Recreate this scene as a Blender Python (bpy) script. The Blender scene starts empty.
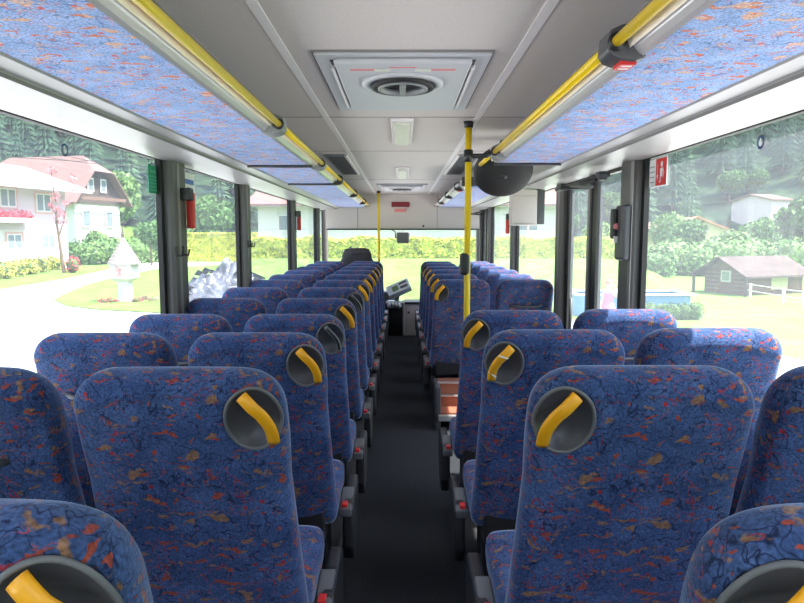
import bpy, math, random
from mathutils import Vector, Matrix, noise as mnoise
R = math.radians
random.seed(7)
SC = bpy.context.scene
COL = SC.collection
EYE = 1.55
GND = -0.9
PITCH = R(5.9)
F = 640.0
WX = 1.34

def P(px, py, y):
    "world point seen at photo pixel (px,py) standing at distance y ahead"
    c, s = math.cos(PITCH), math.sin(PITCH)
    a, b = px - 402.0, 301.5 - py
    dy = c * F + s * b
    dz = -s * F + c * b
    k = y / dy
    return Vector((a * k, y, EYE + dz * k))

def G(px, py, z=GND):
    c, s = math.cos(PITCH), math.sin(PITCH)
    a, b = px - 402.0, 301.5 - py
    dy = c * F + s * b
    dz = -s * F + c * b
    k = (z - EYE) / dz
    return Vector((a * k, dy * k, z))

# ------------------------------------------------------------------ materials
def newmat(name):
    m = bpy.data.materials.new(name)
    m.use_nodes = True
    nt = m.node_tree
    return m, nt, nt.nodes['Principled BSDF']

def mat(name, col, rough=0.5, metal=0.0, var=0.0, vscale=8.0, bump=0.0, bscale=60.0, spec=0.5, coat=0.0, sheen=0.0, emit=0.0):
    m, nt, p = newmat(name)
    p.inputs['Base Color'].default_value = (*col, 1)
    p.inputs['Roughness'].default_value = rough
    p.inputs['Metallic'].default_value = metal
    p.inputs['Specular IOR Level'].default_value = spec
    p.inputs['Coat Weight'].default_value = coat
    p.inputs['Sheen Weight'].default_value = sheen
    if emit:
        p.inputs['Emission Color'].default_value = (*col, 1)
        p.inputs['Emission Strength'].default_value = emit
    tc = nt.nodes.new('ShaderNodeTexCoord')
    if var:
        n = nt.nodes.new('ShaderNodeTexNoise'); n.inputs['Scale'].default_value = vscale
        n.inputs['Detail'].default_value = 5
        nt.links.new(tc.outputs['Object'], n.inputs['Vector'])
        r = nt.nodes.new('ShaderNodeMapRange')
        r.inputs['From Min'].default_value = .3; r.inputs['From Max'].default_value = .7
        r.inputs['To Min'].default_value = 1 - var; r.inputs['To Max'].default_value = 1 + var
        nt.links.new(n.outputs['Fac'], r.inputs['Value'])
        x = nt.nodes.new('ShaderNodeVectorMath'); x.operation = 'SCALE'
        x.inputs[0].default_value = col
        nt.links.new(r.outputs['Result'], x.inputs['Scale'])
        nt.links.new(x.outputs['Vector'], p.inputs['Base Color'])
    if bump:
        n = nt.nodes.new('ShaderNodeTexNoise'); n.inputs['Scale'].default_value = bscale
        n.inputs['Detail'].default_value = 3
        nt.links.new(tc.outputs['Object'], n.inputs['Vector'])
        b = nt.nodes.new('ShaderNodeBump'); b.inputs['Strength'].default_value = bump
        b.inputs['Distance'].default_value = .01
        nt.links.new(n.outputs['Fac'], b.inputs['Height'])
        nt.links.new(b.outputs['Normal'], p.inputs['Normal'])
    return m

def fabric(name, c0, c1, dark, orange, red, sc=1.0, stretch=(1, 1, 1), sheen=.55, amt=0.0):
    m, nt, p = newmat(name)
    N, L = nt.nodes, nt.links
    tc = N.new('ShaderNodeTexCoord')
    mp = N.new('ShaderNodeMapping'); mp.inputs['Scale'].default_value = [sc * s for s in stretch]
    L.new(tc.outputs['Object'], mp.inputs['Vector'])
    w = N.new('ShaderNodeTexNoise'); w.inputs['Scale'].default_value = 9; w.inputs['Detail'].default_value = 2
    L.new(mp.outputs['Vector'], w.inputs['Vector'])
    ws = N.new('ShaderNodeVectorMath'); ws.operation = 'SCALE'; ws.inputs['Scale'].default_value = .13
    L.new(w.outputs['Color'], ws.inputs[0])
    wa = N.new('ShaderNodeVectorMath'); wa.operation = 'ADD'
    L.new(mp.outputs['Vector'], wa.inputs[0]); L.new(ws.outputs['Vector'], wa.inputs[1])
    V = wa.outputs['Vector']
    def nz(scale, src, detail=3, off=(0, 0, 0), st=(1, 1, 1)):
        q = N.new('ShaderNodeMapping'); q.inputs['Location'].default_value = off; q.inputs['Scale'].default_value = st
        L.new(src, q.inputs['Vector'])
        n = N.new('ShaderNodeTexNoise'); n.inputs['Scale'].default_value = scale; n.inputs['Detail'].default_value = detail
        L.new(q.outputs['Vector'], n.inputs['Vector']); return n.outputs['Fac']
    def rng(src, a, b, x=0, y=1):
        r = N.new('ShaderNodeMapRange'); r.inputs['From Min'].default_value = a; r.inputs['From Max'].default_value = b
        r.inputs['To Min'].default_value = x; r.inputs['To Max'].default_value = y
        L.new(src, r.inputs['Value']); return r.outputs['Result']
    def mixc(fac, a, b):
        x = N.new('ShaderNodeMix'); x.data_type = 'RGBA'
        L.new(fac, x.inputs[0])
        for s, i in ((a, 6), (b, 7)):
            if isinstance(s, tuple): x.inputs[i].default_value = (*s, 1)
            else: L.new(s, x.inputs[i])
        return x.outputs[2]
    def mul(a, b):
        x = N.new('ShaderNodeMath'); x.operation = 'MULTIPLY'; L.new(a, x.inputs[0]); L.new(b, x.inputs[1]); return x.outputs[0]
    def absdiff(src, v):
        x = N.new('ShaderNodeMath'); x.operation = 'SUBTRACT'; L.new(src, x.inputs[0]); x.inputs[1].default_value = v
        y = N.new('ShaderNodeMath'); y.operation = 'ABSOLUTE'; L.new(x.outputs[0], y.inputs[0]); return y.outputs[0]
    c = mixc(rng(nz(6, mp.outputs['Vector']), .35, .65), c0, c1)
    # dark drawn outlines
    l1 = rng(absdiff(nz(11, V, 1), .5), .004, .022, 1, 0)
    l2 = rng(absdiff(nz(17, V, 0, (3, 5, 1)), .47), .004, .02, 1, 0)
    c = mixc(mul(l1, rng(nz(5, V, 0, (9, 2, 0)), .42, .5)), c, dark)
    c = mixc(l2, c, dark)
    # thin red/orange strokes
    s1 = rng(absdiff(nz(13, V, 0, (7, 1, 3)), .55), .004, .018, 1, 0)
    c = mixc(mul(s1, rng(nz(7, mp.outputs['Vector'], 0, (1, 8, 2)), .50 - amt, .56 - amt)), c, red)
    # orange / ochre smudges
    o = rng(nz(16, V, 2, (2, 2, 7), (.6, 1, 1.3)), .60 - amt, .66 - amt)
    c = mixc(o, c, orange)
    o2 = rng(nz(22, V, 1, (12, 4, 7), (.5, 1, 1.6)), .645 - amt, .68 - amt)
    c = mixc(o2, c, (red[0] * .8 + orange[0] * .2, red[1] * .7 + orange[1] * .3, red[2]))
    # little red squares
    v = N.new('ShaderNodeTexVoronoi'); v.distance = 'CHEBYCHEV'; v.inputs['Scale'].default_value = 13
    L.new(mp.outputs['Vector'], v.inputs['Vector'])
    sep = N.new('ShaderNodeSeparateColor'); L.new(v.outputs['Color'], sep.inputs[0])
    c = mixc(mul(rng(v.outputs['Distance'], .11, .15, 1, 0), rng(sep.outputs[0], .62, .66)), c, red)
    fz = N.new('ShaderNodeVectorMath'); fz.operation = 'SCALE'
    L.new(c, fz.inputs[0]); L.new(rng(nz(170, tc.outputs['Object'], 2), .3, .7, .62, 1.42), fz.inputs['Scale'])
    L.new(fz.outputs['Vector'], p.inputs['Base Color'])
    p.inputs['Roughness'].default_value = .9
    p.inputs['Specular IOR Level'].default_value = .15
    p.inputs['Sheen Weight'].default_value = sheen
    p.inputs['Sheen Roughness'].default_value = .35
    p.inputs['Sheen Tint'].default_value = (.6, .75, 1, 1)
    n = N.new('ShaderNodeTexNoise'); n.inputs['Scale'].default_value = 350
    L.new(tc.outputs['Object'], n.inputs['Vector'])
    b = N.new('ShaderNodeBump'); b.inputs['Strength'].default_value = .35; b.inputs['Distance'].default_value = .002
    L.new(n.outputs['Fac'], b.inputs['Height']); L.new(b.outputs['Normal'], p.inputs['Normal'])
    return m

def glass(name, tint=(.93, .95, .94), veil=.07, refl=.9):
    m = bpy.data.materials.new(name); m.use_nodes = True
    nt = m.node_tree; nt.nodes.clear()
    o = nt.nodes.new('ShaderNodeOutputMaterial')
    t = nt.nodes.new('ShaderNodeBsdfTransparent'); t.inputs[0].default_value = (*tint, 1)
    g = nt.nodes.new('ShaderNodeBsdfGlossy'); g.inputs['Roughness'].default_value = .0
    g.inputs[0].default_value = (refl, refl, refl, 1)
    lw = nt.nodes.new('ShaderNodeLayerWeight'); lw.inputs['Blend'].default_value = .5
    pw = nt.nodes.new('ShaderNodeMath'); pw.operation = 'POWER'; pw.inputs[1].default_value = 5
    nt.links.new(lw.outputs['Facing'], pw.inputs[0])
    f = nt.nodes.new('ShaderNodeMapRange'); f.inputs['To Min'].default_value = .04; f.inputs['To Max'].default_value = .55
    nt.links.new(pw.outputs[0], f.inputs['Value'])
    a = nt.nodes.new('ShaderNodeMixShader')
    nt.links.new(f.outputs[0], a.inputs[0]); nt.links.new(t.outputs[0], a.inputs[1]); nt.links.new(g.outputs[0], a.inputs[2])
    d = nt.nodes.new('ShaderNodeBsdfTranslucent'); d.inputs[0].default_value = (.82, .89, 1.0, 1)  # hazy glare over the outside view, put into the glass as a bluish veil
    b = nt.nodes.new('ShaderNodeMixShader'); b.inputs[0].default_value = veil
    nt.links.new(a.outputs[0], b.inputs[1]); nt.links.new(d.outputs[0], b.inputs[2])
    nt.links.new(b.outputs[0], o.inputs['Surface'])
    return m

M = {}
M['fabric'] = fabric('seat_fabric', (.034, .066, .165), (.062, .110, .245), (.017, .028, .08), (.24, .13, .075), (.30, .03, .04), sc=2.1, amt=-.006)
M['rackfab'] = fabric('rack_fabric_lit', (.27, .41, .70), (.40, .53, .82), (.15, .23, .48), (.74, .46, .34), (.75, .12, .10), sc=1.7, stretch=(1, 1.0, 1), sheen=.1, amt=.0)  # seat cloth again, the light on the racks put into its paler colours
M['carpet'] = mat('carpet', (.034, .037, .043), .95, var=.5, vscale=140, bump=.6, bscale=300, spec=.1)
M['podium'] = mat('podium_vinyl', (.03, .03, .033), .8)
M['ceiling'] = mat('ceiling_laminate', (.65, .60, .56), .6, var=.05, vscale=90, bump=.04, bscale=200)
M['strip'] = mat('ceiling_strip', (.86, .83, .81), .5)
M['white'] = mat('glossy_white_plastic', (.42, .41, .395), .33, spec=.4, var=.02)
M['hatch'] = mat('hatch_plastic', (.55, .56, .58), .4)
M['lip'] = mat('brushed_aluminium', (.74, .72, .72), .32, metal=.45)
M['yellow'] = mat('yellow_coated_steel', (.90, .62, .005), .35, spec=.5, coat=.3)
M['grip'] = mat('yellow_grip_plastic', (.93, .42, .008), .4)
M['dish'] = mat('dark_grey_plastic', (.070, .070, .080), .36)
M['buckle'] = mat('grey_buckle_plastic', (.13, .135, .14), .4)
M['housing'] = mat('charcoal_plastic', (.026, .026, .031), .45)
M['dishrim'] = mat('grey_rim_plastic', (.14, .145, .15), .45)
M['black'] = mat('black_rubber', (.012, .012, .013), .6)
M['blackg'] = mat('black_plastic', (.02, .02, .022), .4)
M['dark'] = mat('dark_grey_metal', (.06, .062, .065), .5)
M['pillar'] = mat('grey_pillar_trim', (.125, .12, .115), .5, var=.05)
M['pillarl'] = mat('grey_pillar_light', (.28, .27, .265), .5)
M['midgrey'] = mat('mid_grey_plastic', (.25, .26, .27), .45)
M['panelw'] = mat('pale_wall_panel', (.66, .59, .56), .5)
M['lowwall'] = mat('lower_wall_felt', (.16, .17, .19), .8)
M['red'] = mat('red_plastic', (.75, .03, .03), .35)
M['redp'] = mat('faded_red_print', (.75, .25, .25), .6)
M['darkred'] = mat('dark_red_display', (.22, .015, .03), .35)
M['signw'] = mat('sticker_white', (.85, .85, .85), .5)
M['green'] = mat('green_sticker', (.03, .30, .17), .5)
M['navy'] = mat('navy_sticker', (.02, .05, .15), .5)
M['blue'] = mat('blue_sticker', (.06, .16, .5), .5)
M['lightl'] = mat('lamp_lens', (.72, .74, .62), .4, var=.1, vscale=40)
M['glass'] = glass('window_glass')
M['brown'] = mat('reddish_brown_vinyl', (.34, .12, .07), .5, var=.1)
M['alu'] = mat('aluminium_edge', (.6, .6, .6), .35, metal=.8)
M['print'] = mat('ticket_machine_shell', (.55, .58, .6), .4)
M['screen'] = mat('olive_display', (.12, .2, .08), .3)
M['seam'] = mat('panel_seam', (.25, .235, .225), .8)
M['bodyout'] = mat('bus_body_paint', (.5, .5, .52), .3)

# ------------------------------------------------------------------ mesh builder
class B:
    def __init__(s, off=(0, 0, 0)): s.v = []; s.f = []; s.off = Vector(off)
    def add(s, vs, fs):
        n = len(s.v); s.v += [Vector(v) - s.off for v in vs]; s.f += [tuple(i + n for i in f) for f in fs]; return s
    def box(s, a, b, mtx=None):
        x0, y0, z0 = a; x1, y1, z1 = b
        vs = [Vector(q) for q in ((x0,y0,z0),(x1,y0,z0),(x1,y1,z0),(x0,y1,z0),(x0,y0,z1),(x1,y0,z1),(x1,y1,z1),(x0,y1,z1))]
        if mtx: vs = [mtx @ q for q in vs]
        return s.add(vs, [(0,3,2,1),(4,5,6,7),(0,1,5,4),(1,2,6,5),(2,3,7,6),(3,0,4,7)])
    def quad(s, a, b, c, d): return s.add([a, b, c, d], [(0, 1, 2, 3)])
    def tube(s, pts, r, n=12, caps=True):
        pts = [Vector(p) for p in pts]; rings = []
        rs = r if isinstance(r, (list, tuple)) else [r] * len(pts)
        prev = None
        for i, p in enumerate(pts):
            if i == 0: d = pts[1] - p
            elif i == len(pts) - 1: d = p - pts[i - 1]
            else: d = (pts[i + 1] - pts[i]).normalized() + (p - pts[i - 1]).normalized()
            d.normalize()
            if prev is None:
                up = Vector((0, 0, 1)) if abs(d.z) < .9 else Vector((1, 0, 0))
                u = d.cross(up).normalized()
            else:
                u = (prev - d * prev.dot(d)).normalized()
            prev = u; w = d.cross(u)
            rings.append([p + (u * math.cos(a) + w * math.sin(a)) * rs[i] for a in [2 * math.pi * k / n for k in range(n)]])
        s.rings(rings, caps); return s
    def rings(s, rings, caps=True):
        n = len(rings[0]); base = len(s.v)
        for r in rings: s.v += [Vector(q) - s.off for q in r]
        for i in range(len(rings) - 1):
            for k in range(n):
                a = base + i * n + k; b = base + i * n + (k + 1) % n
                s.f.append((a, b, b + n, a + n))
        if caps:
            s.f.append(tuple(base + k for k in range(n))[::-1])
            s.f.append(tuple(base + (len(rings) - 1) * n + k for k in range(n)))
        return s
    def extrude(s, prof, y0, y1, closed=True):
        "prof: list of (x,z); extruded along y"
        n = len(prof); vs = [(x, y0, z) for x, z in prof] + [(x, y1, z) for x, z in prof]
        fs = [(k, (k + 1) % n, (k + 1) % n + n, k + n) for k in range(n if closed else n - 1)]
        if closed: fs += [tuple(range(n))[::-1], tuple(range(n, 2 * n))]
        return s.add(vs, fs)
    def ellipsoid(s, c, r, nu=16, nv=10, fn=None):
        c = Vector(c); rings = []
        for j in range(1, nv):
            t = math.pi * j / nv
            rg = []
            for k in range(nu):
                a = 2 * math.pi * k / nu
                d = Vector((math.sin(t) * math.cos(a), math.sin(t) * math.sin(a), -math.cos(t)))
                m = fn(d) if fn else 1
                rg.append(c + Vector((d.x * r[0], d.y * r[1], d.z * r[2])) * m)
            rings.append(rg)
        return s.rings(rings)
    def build(s, name, m, parent=None, smooth=False, bevel=0, seg=2, kind=None, angle=40):
        me = bpy.data.meshes.new(name); me.from_pydata([tuple(v) for v in s.v], [], s.f)
        import bmesh
        bm = bmesh.new(); bm.from_mesh(me)
        bmesh.ops.recalc_face_normals(bm, faces=bm.faces); bm.to_mesh(me); bm.free()
        mats = m if isinstance(m, list) else [m]
        for q in mats: me.materials.append(q)
        o = bpy.data.objects.new(name, me); COL.objects.link(o)
        if smooth:
            me.shade_smooth() if hasattr(me, 'shade_smooth') else None
            for p in me.polygons: p.use_smooth = True
        if bevel:
            md = o.modifiers.new('bevel', 'BEVEL'); md.width = bevel; md.segments = seg; md.limit_method = 'ANGLE'; md.angle_limit = R(35)
            for p in me.polygons: p.use_smooth = True
            w = o.modifiers.new('wn', 'WEIGHTED_NORMAL'); w.keep_sharp = True
        if parent: o.parent = parent
        if kind: o['kind'] = kind
        return o

def tag(o, label, cat, group=None, kind=None):
    o['label'] = label; o['category'] = cat
    if group: o['group'] = group
    if kind: o['kind'] = kind
    return o
def thing(name, loc, label, cat, group=None):
    o = bpy.data.objects.new(name, None); o.empty_display_size = .1; COL.objects.link(o); o.location = loc
    return tag(o, label, cat, group)
def copytree(o, parent=None):
    c = o.copy(); COL.objects.link(c)
    if parent: c.parent = parent
    for ch in o.children: copytree(ch, c)
    return c

# ================================================================== BUS SHELL
Y0, Y1 = -0.75, 11.1
CZ = 2.20
B().box((-WX, Y0, -.06), (WX, 9.85, 0)).build('floor', M['carpet'], kind='structure')
B().box((-WX, 9.85, -.30), (WX, Y1, -.22)).box((-WX, 9.80, -.30), (WX, 9.85, -.06)).build('floor_front', M['podium'], kind='structure')
for sg, nm in ((-1, 'left'), (1, 'right')):
    xs = sorted((sg * .30, sg * WX))
    if sg < 0:
        B().box((xs[0], Y0, 0), (xs[1], 9.6, .10)).build('floor_podium', M['podium'], kind='structure')
    else:
        B().box((xs[0], Y0, 0), (xs[1], 3.55, .10)).box((xs[0], 5.25, 0), (xs[1], 9.1, .10)).build('floor_podium', M['podium'], kind='structure')
# ceiling
cp = [(-WX - .03, 2.02), (-WX - .01, 2.08), (-.98, 2.17), (-.69, CZ), (.69, CZ), (.98, 2.17), (WX + .01, 2.08), (WX + .03, 2.02), (WX + .06, 2.3), (-WX - .06, 2.3)]
B().extrude(cp, Y0, 10.45).build('ceiling', M['ceiling'], kind='structure')
n_trim = [0]
def trim(b, m, **k):
    n_trim[0] += 1
    return b.build('trim_%d' % n_trim[0], m, kind='structure', **k)
for sg in (-1, 1):
    trim(B().box((sg * .42 - .017, Y0, CZ - .003), (sg * .42 + .017, 10.4, CZ + .001)), M['strip'])
    trim(B().box((sg * .69 - .003, Y0, CZ - .006), (sg * .69 + .003, 10.4, CZ + .002)), M['seam'])
for y in (3.62, 5.05, 7.6):
    trim(B().box((-.68, y - .003, CZ - .002), (.68, y + .003, CZ + .002)), M['seam'])

# lower walls + header above windows
SILL = .82
WT = EYE + .313 * WX            # window top
for sg, nm in ((-1, 'left'), (1, 'right')):
    b = B()
    x0, x1 = sorted((sg * WX, sg * (WX + .05)))
    if sg < 0:
        b.box((x0, Y0, -.3), (x1, Y1, SILL))
        pass
    else:
        b.box((x0, Y0, -.3), (x1, 3.60, SILL)); b.box((x0, 5.2, -.3), (x1, 9.5, SILL)); b.box((x0, 10.45, -.3), (x1, Y1, SILL))
        pass
    b.box((x0, Y0, WT), (x1, Y1, 2.3))
    b.build('wall_' + nm, M['lowwall'], kind='structure')
    # cove between rack and window head
    pr = [(.975, 1.999), (.985, 1.99), (1.045, EYE + .43), (1.05, EYE + .422), (1.056, EYE + .430), (1.062, EYE + .424), (1.22, EYE + .412), (1.31, EYE + .410), (WX, EYE + .418), (WX, EYE + .55), (.975, EYE + .6)]
    trim(B().extrude([(sg * a, z) for a, z in pr], Y0, 10.45), M['white'])
    trim(B().extrude([(sg * a, EYE + z) for a, z in ((1.046, .4235), (1.052, .414), (1.058, .4225))], Y0, 10.4), M['seam'])
# rear wall with window
b = B().box((-WX - .05, Y0 - .06, -.3), (WX + .05, Y0, 1.0)).box((-WX - .05, Y0 - .06, 1.9), (WX + .05, Y0, 2.3))
b.box((-WX - .05, Y0 - .06, 1.0), (-1.1, Y0, 1.9)).box((1.1, Y0 - .06, 1.0), (WX + .05, Y0, 1.9))
b.build('wall_rear', M['panelw'], kind='structure')
# front
b = B().box((-WX, 11.05, -.3), (WX, 11.15, .42)).box((-WX, 11.05, 1.72), (WX, 11.15, 2.3))
b.build('wall_front', M['dark'], kind='structure')
hd = B().box((-1.22, 10.42, EYE + .108), (1.25, 10.5, 2.25)).build('trim_header', M['panelw'], kind='structure')
trim(B().box((-1.22, 10.40, EYE + .085), (1.25, 10.52, EYE + .108)), M['dark'])
trim(B().box((.565, 10.415, EYE + .11), (.572, 10.42, 2.2)).box((-.72, 10.415, EYE + .11), (-.71, 10.42, 2.1)), M['seam'])

# pillars
def pillar(sg, ya, yb, z0=SILL - .1, seal=.035, m='pillar', inner=1.27):
    b = B()
    xo, xi = sg * (WX + .02), sg * inner
    pts = [(xo, ya + seal * .6), (sg * (inner + .02), ya + seal * .6), (xi, ya + seal), (xi, yb - .02), (sg * (inner + .02), yb), (xo, yb)]
    n = len(pts)
    vs = [(x, y, z0) for x, y in pts] + [(x, y, WT + .005) for x, y in pts]
    b.add(vs, [(k, (k + 1) % n, (k + 1) % n + n, k + n) for k in range(n)] + [tuple(range(n)), tuple(range(n, 2 * n))])
    o = trim(b, M[m])
    xs = sorted((sg * (WX + .01), sg * (WX - .018)))
    trim(B().box((xs[0], ya - .02, z0), (xs[1], ya + seal * .6, WT)).box((xs[0], yb, z0), (xs[1], yb + .02, WT)), M['black'])
    return o
LP = [(-.75, -.5), (1.0, 1.2), (3.57, 3.82), (5.24, 5.43), (7.6, 7.77), (9.85, 10.0), (10.85, 11.1)]
RP = [(-.75, -.5), (1.0, 1.2), (3.55, 3.78), (5.15, 5.35), (7.42, 7.58), (9.45, 9.6), (10.44, 10.57), (10.85, 11.1)]
for a, c in LP: pillar(-1, a, c)
for a, c in RP: pillar(1, a, c, z0=(.0 if 3 < a < 6 or a > 9 else SILL - .1), m='pillar')
# light-coloured inner lining strips on the pillars
for sg, a, c in ((-1, 3.66, 3.70), (-1, 5.29, 5.32), (1, 3.56, 3.60), (1, 5.21, 5.25)):
    trim(B().box((sg * 1.27 - .002, a, SILL), (sg * 1.27 + .002, c, WT - .01)), M['pillarl'])

# window panes
wn = [0]
def window(sg, ya, yb, z0=SILL, z1=None):
    wn[0] += 1
    z1 = z1 or WT
    x = sg * (WX + .012)
    w = B().quad((x, ya, z0), (x, yb, z0), (x, yb, z1), (x, ya, z1)).build('window_%d' % wn[0], M['glass'], kind='structure')
    xs = sorted((sg * (WX - .004), sg * (WX + .02)))
    B().box((xs[0], ya, z0 - .02), (xs[1], yb, z0 + .015)).box((xs[0], ya, z1 - .008), (xs[1], yb, z1 + .01)).build('seal', M['black'], w)
    return w
for i in range(len(LP) - 1): window(-1, LP[i][1], LP[i + 1][0])
for i in range(len(RP) - 1):
    if i in (2, 5): continue
    window(1, RP[i][1], RP[i + 1][0])
wn[0] += 1
B().quad((-1.1, Y0 - .03, 1.0), (1.1, Y0 - .03, 1.0), (1.1, Y0 - .03, 1.9), (-1.1, Y0 - .03, 1.9)).build('window_%d' % wn[0], M['glass'], kind='structure')
wn[0] += 1
B().quad((-WX, 11.1, .42), (WX, 11.1, .42), (WX, 11.1, 1.74), (-WX, 11.1, 1.74)).build('window_%d' % wn[0], M['glass'], kind='structure')

# middle door (two leaves) and front door
def door(idx, ya, yb):
    d = B()
    ym = (ya + yb) / 2
    pane = B()
    def leaf(y0, y1, wl, wr):
        x0, x1 = WX - .02, WX + .02
        d.box((x0, y0, -.2), (x1, y0 + wl, WT)); d.box((x0, y1 - wr, -.2), (x1, y1, WT))
        d.box((x0, y0 + wl, -.2), (x1, y1 - wr, -.08)); d.box((x0, y0 + wl, WT - .03), (x1, y1 - wr, WT))
        x = WX
        pane.quad((x, y0 + wl, -.08), (x, y1 - wr, -.08), (x, y1 - wr, WT - .03), (x, y0 + wl, WT - .03))
    leaf(ya, ym, .05, .10); leaf(ym + .012, yb, .10, .05)
    r = d.build('door_%d' % idx, M['blackg'], kind='structure')
    pane.build('pane', M['glass'], r)
    B().box((WX - .035, ym + .02, 0), (WX - .021, ym + .075, WT - .02)).build('edge_seal', M['pillarl'], r)
    B().tube([(WX - .07, yb - .35, .75), (WX - .07, yb - .35, 1.08)], .013).build('handle', M['dark'], r, smooth=True)
    return r
door(1, 3.80, 5.14)
door(2, 9.61, 10.43)

# ================================================================== LUGGAGE RACKS
def rack(name, sg, ya, yb, brackets, bars, label):
    t = thing(name, (sg * .8, ya, 1.99), label, 'luggage rack')
    off = t.location
    zf = EYE + .446
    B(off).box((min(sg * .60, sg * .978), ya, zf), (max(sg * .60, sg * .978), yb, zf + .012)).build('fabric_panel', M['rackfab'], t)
    pr = [(.60, 0), (.597, -.004), (.585, .002), (.575, .014), (.566, .03), (.562, .05), (.558, .075), (.563, .077), (.568, .05), (.575, .035), (.60, .014)]
    B(off).extrude([(sg * x, zf + z) for x, z in pr], ya, yb).build('lip', M['lip'], t, smooth=False)
    B(off).extrude([(sg * x, zf + z) for x, z in ((.566, .018), (.559, .034), (.5555, .034), (.562, .014))], ya, yb).build('edge_strip', M['strip'], t)
    ends = [ya] + list(brackets) + [yb]
    rr_ = .0138; rx, rz = .528, EYE + .474
    for i in range(len(ends) - 1):
        a, c = ends[i] + (.02 if i else 0), ends[i + 1] - .02 + (.55 if (i == len(ends) - 2 and yb < 5) else 0)
        B(off).tube([(sg * rx, a, rz), (sg * rx, c, rz)], .0138, 14).build('handrail', M['yellow'] if ya < 5 else M['alu'], t, smooth=True)
        for e in ((c,) if i < len(ends) - 2 else (c,)):
            B(off).tube([(sg * rx, e - .015, rz), (sg * rx, e + .02, rz)], .0165, 14).build('end_sleeve', M['blackg'], t, smooth=True)
    for k, y in enumerate(brackets):
        pb = [(.508, rz - .016), (.512, rz + .03), (.545, rz + .045), (.57, zf + .075), (.60, zf + .07), (.605, zf - .008), (.575, zf - .016), (.54, rz - .04), (.52, rz - .032)]
        br = B(off).extrude([(sg * x, z) for x, z in pb], y - .045, y + .045).build('bracket', M['blackg' if ya > 5 or (sg < 0 and k > 1) else 'midgrey' if sg < 0 or k else 'dish'], t, bevel=.006)
        B(off).tube([(sg * rx, y - .055, rz), (sg * rx, y - .043, rz)], .023, 14).build('collar', M['blackg'], br, smooth=True)
        if sg > 0 and k == 0:
            B(off).box((.545, y - .03, zf - .022), (.585, y + .028, zf - .012)).build('label_plate', M['red'], br)
            B(off).box((.552, y - .02, zf - .0235), (.578, y - .012, zf - .022)).box((.552, y + .005, zf - .0235), (.578, y + .013, zf - .022)).build('label_print', M['signw'], br)
    for y in bars:
        B(off).tube([(sg * .57, y, zf - .008), (sg * .985, y, zf - .008)], .009, 8).build('cross_rod', M['dark'], t, smooth=True)
    # end cheeks and top tray
    B(off).box((min(sg * .56, sg * .99), ya, zf + .012), (max(sg * .56, sg * .99), ya + .012, zf + .10)).build('end_panel', M['dark'], t)
    B(off).box((min(sg * .56, sg * .99), yb - .012, zf + .012), (max(sg * .56, sg * .99), yb, zf + .10)).build('end_panel', M['dark'], t)
    return t
rack('luggage_rack', -1, Y0 + .02, 10.35, (2.85, 4.35, 5.6, 7.4, 9.1), (4.15, 5.6), 'long overhead luggage rack on the left side with blue patterned underside and yellow handrail')
rack('luggage_rack', 1, Y0 + .02, 4.08, (1.68, 3.76), (4.03,), 'right overhead luggage rack nearest the camera with blue patterned underside and red tag bracket')
rack('luggage_rack', 1, 6.07, 10.35, (6.35, 7.7, 9.1), (), 'short overhead luggage rack at the front right beyond the round black disc')

# ================================================================== CEILING FITTINGS
def hatch(xc, ya, yb, label, det=True):
    w = .325
    t = thing('roof_hatch', (xc, (ya + yb) / 2, CZ), label, 'roof hatch')
    o = t.location; ym = ya + .33; z = CZ
    B(o).box((xc - w, ya, z - .006), (xc + w, yb, z + .002)).build('base_plate', M['seam'], t)
    B(o).box((xc - w + .008, ya + .01, z - .016), (xc + w - .008, yb - .01, z - .004)).build('frame', M['hatch'], t, bevel=.004)
    B(o).box((xc - .265, ya + .07, z - .019), (xc + .265, yb - .10, z - .012)).build('shadow_gap', M['dark'], t)
    B(o).box((xc - .25, ya + .035, z - .040), (xc + .25, yb - .14, z - .015)).build('inner_panel', M['hatch'], t, bevel=.012, seg=3)
    for s in (-1, 1):
        B(o).box((xc + s * .262 - .008, ya + .14, z - .03), (xc + s * .262 + .008, yb - .14, z - .014)).build('side_grip', M['strip'], t, bevel=.003)
        B(o).box((xc + s * .245 - .005, ya + .16, z - .034), (xc + s * .245 + .005, yb - .2, z - .018)).build('slot', M['black'], t)
        B(o).box((xc + s * .12 - .075, ya + .105, z - .0415), (xc + s * .12 + .075, ya + .125, z - .0395)).build('warning_print', M['redp'], t)
        B(o).box((xc + s * .075 - .03, ya + .10, z - .043), (xc + s * .075 + .03, ya + .13, z - .041)).build('small_window', M['lightl'], t)
    B(o).box((xc - .05, ya + .075, z - .0415), (xc + .05, ya + .085, z - .0395)).build('warning_print', M['redp'], t)
    def ring(r0, r1, z0, z1, n=40):
        b = B(o); rg = []
        for k in range(n):
            a = 2 * math.pi * k / n; c, s_ = math.cos(a), math.sin(a)
            rg.append([(xc + c * r, ym + s_ * r * 1.1, zz) for r, zz in ((r0, z0), (r1, z0), (r1, z1), (r0, z1))])
        rg.append(rg[0]); b.rings(rg, caps=False); return b
    ring(.125, .165, z - .05, z - .038).build('ring', M['hatch'], t, smooth=True)
    ring(.10, .125, z - .062, z - .038).build('dark_ring', M['black'], t, smooth=True)
    ring(.085, .101, z - .066, z - .04).build('bezel', M['midgrey'], t, smooth=True)
    B(o).tube([(xc, ym, z - .045), (xc, ym, z - .041)], .09, 32).build('recess', M['blackg'], t)
    B(o).box((xc - .013, ym - .088, z - .068), (xc + .013, ym + .088, z - .045)).build('handle', M['midgrey'], t, bevel=.004)
hatch(.003, 2.33, 3.36, 'large square ceiling hatch with round handle nearest the camera')
hatch(0.0, 8.2, 9.15, 'distant ceiling hatch near the front of the bus')
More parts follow.
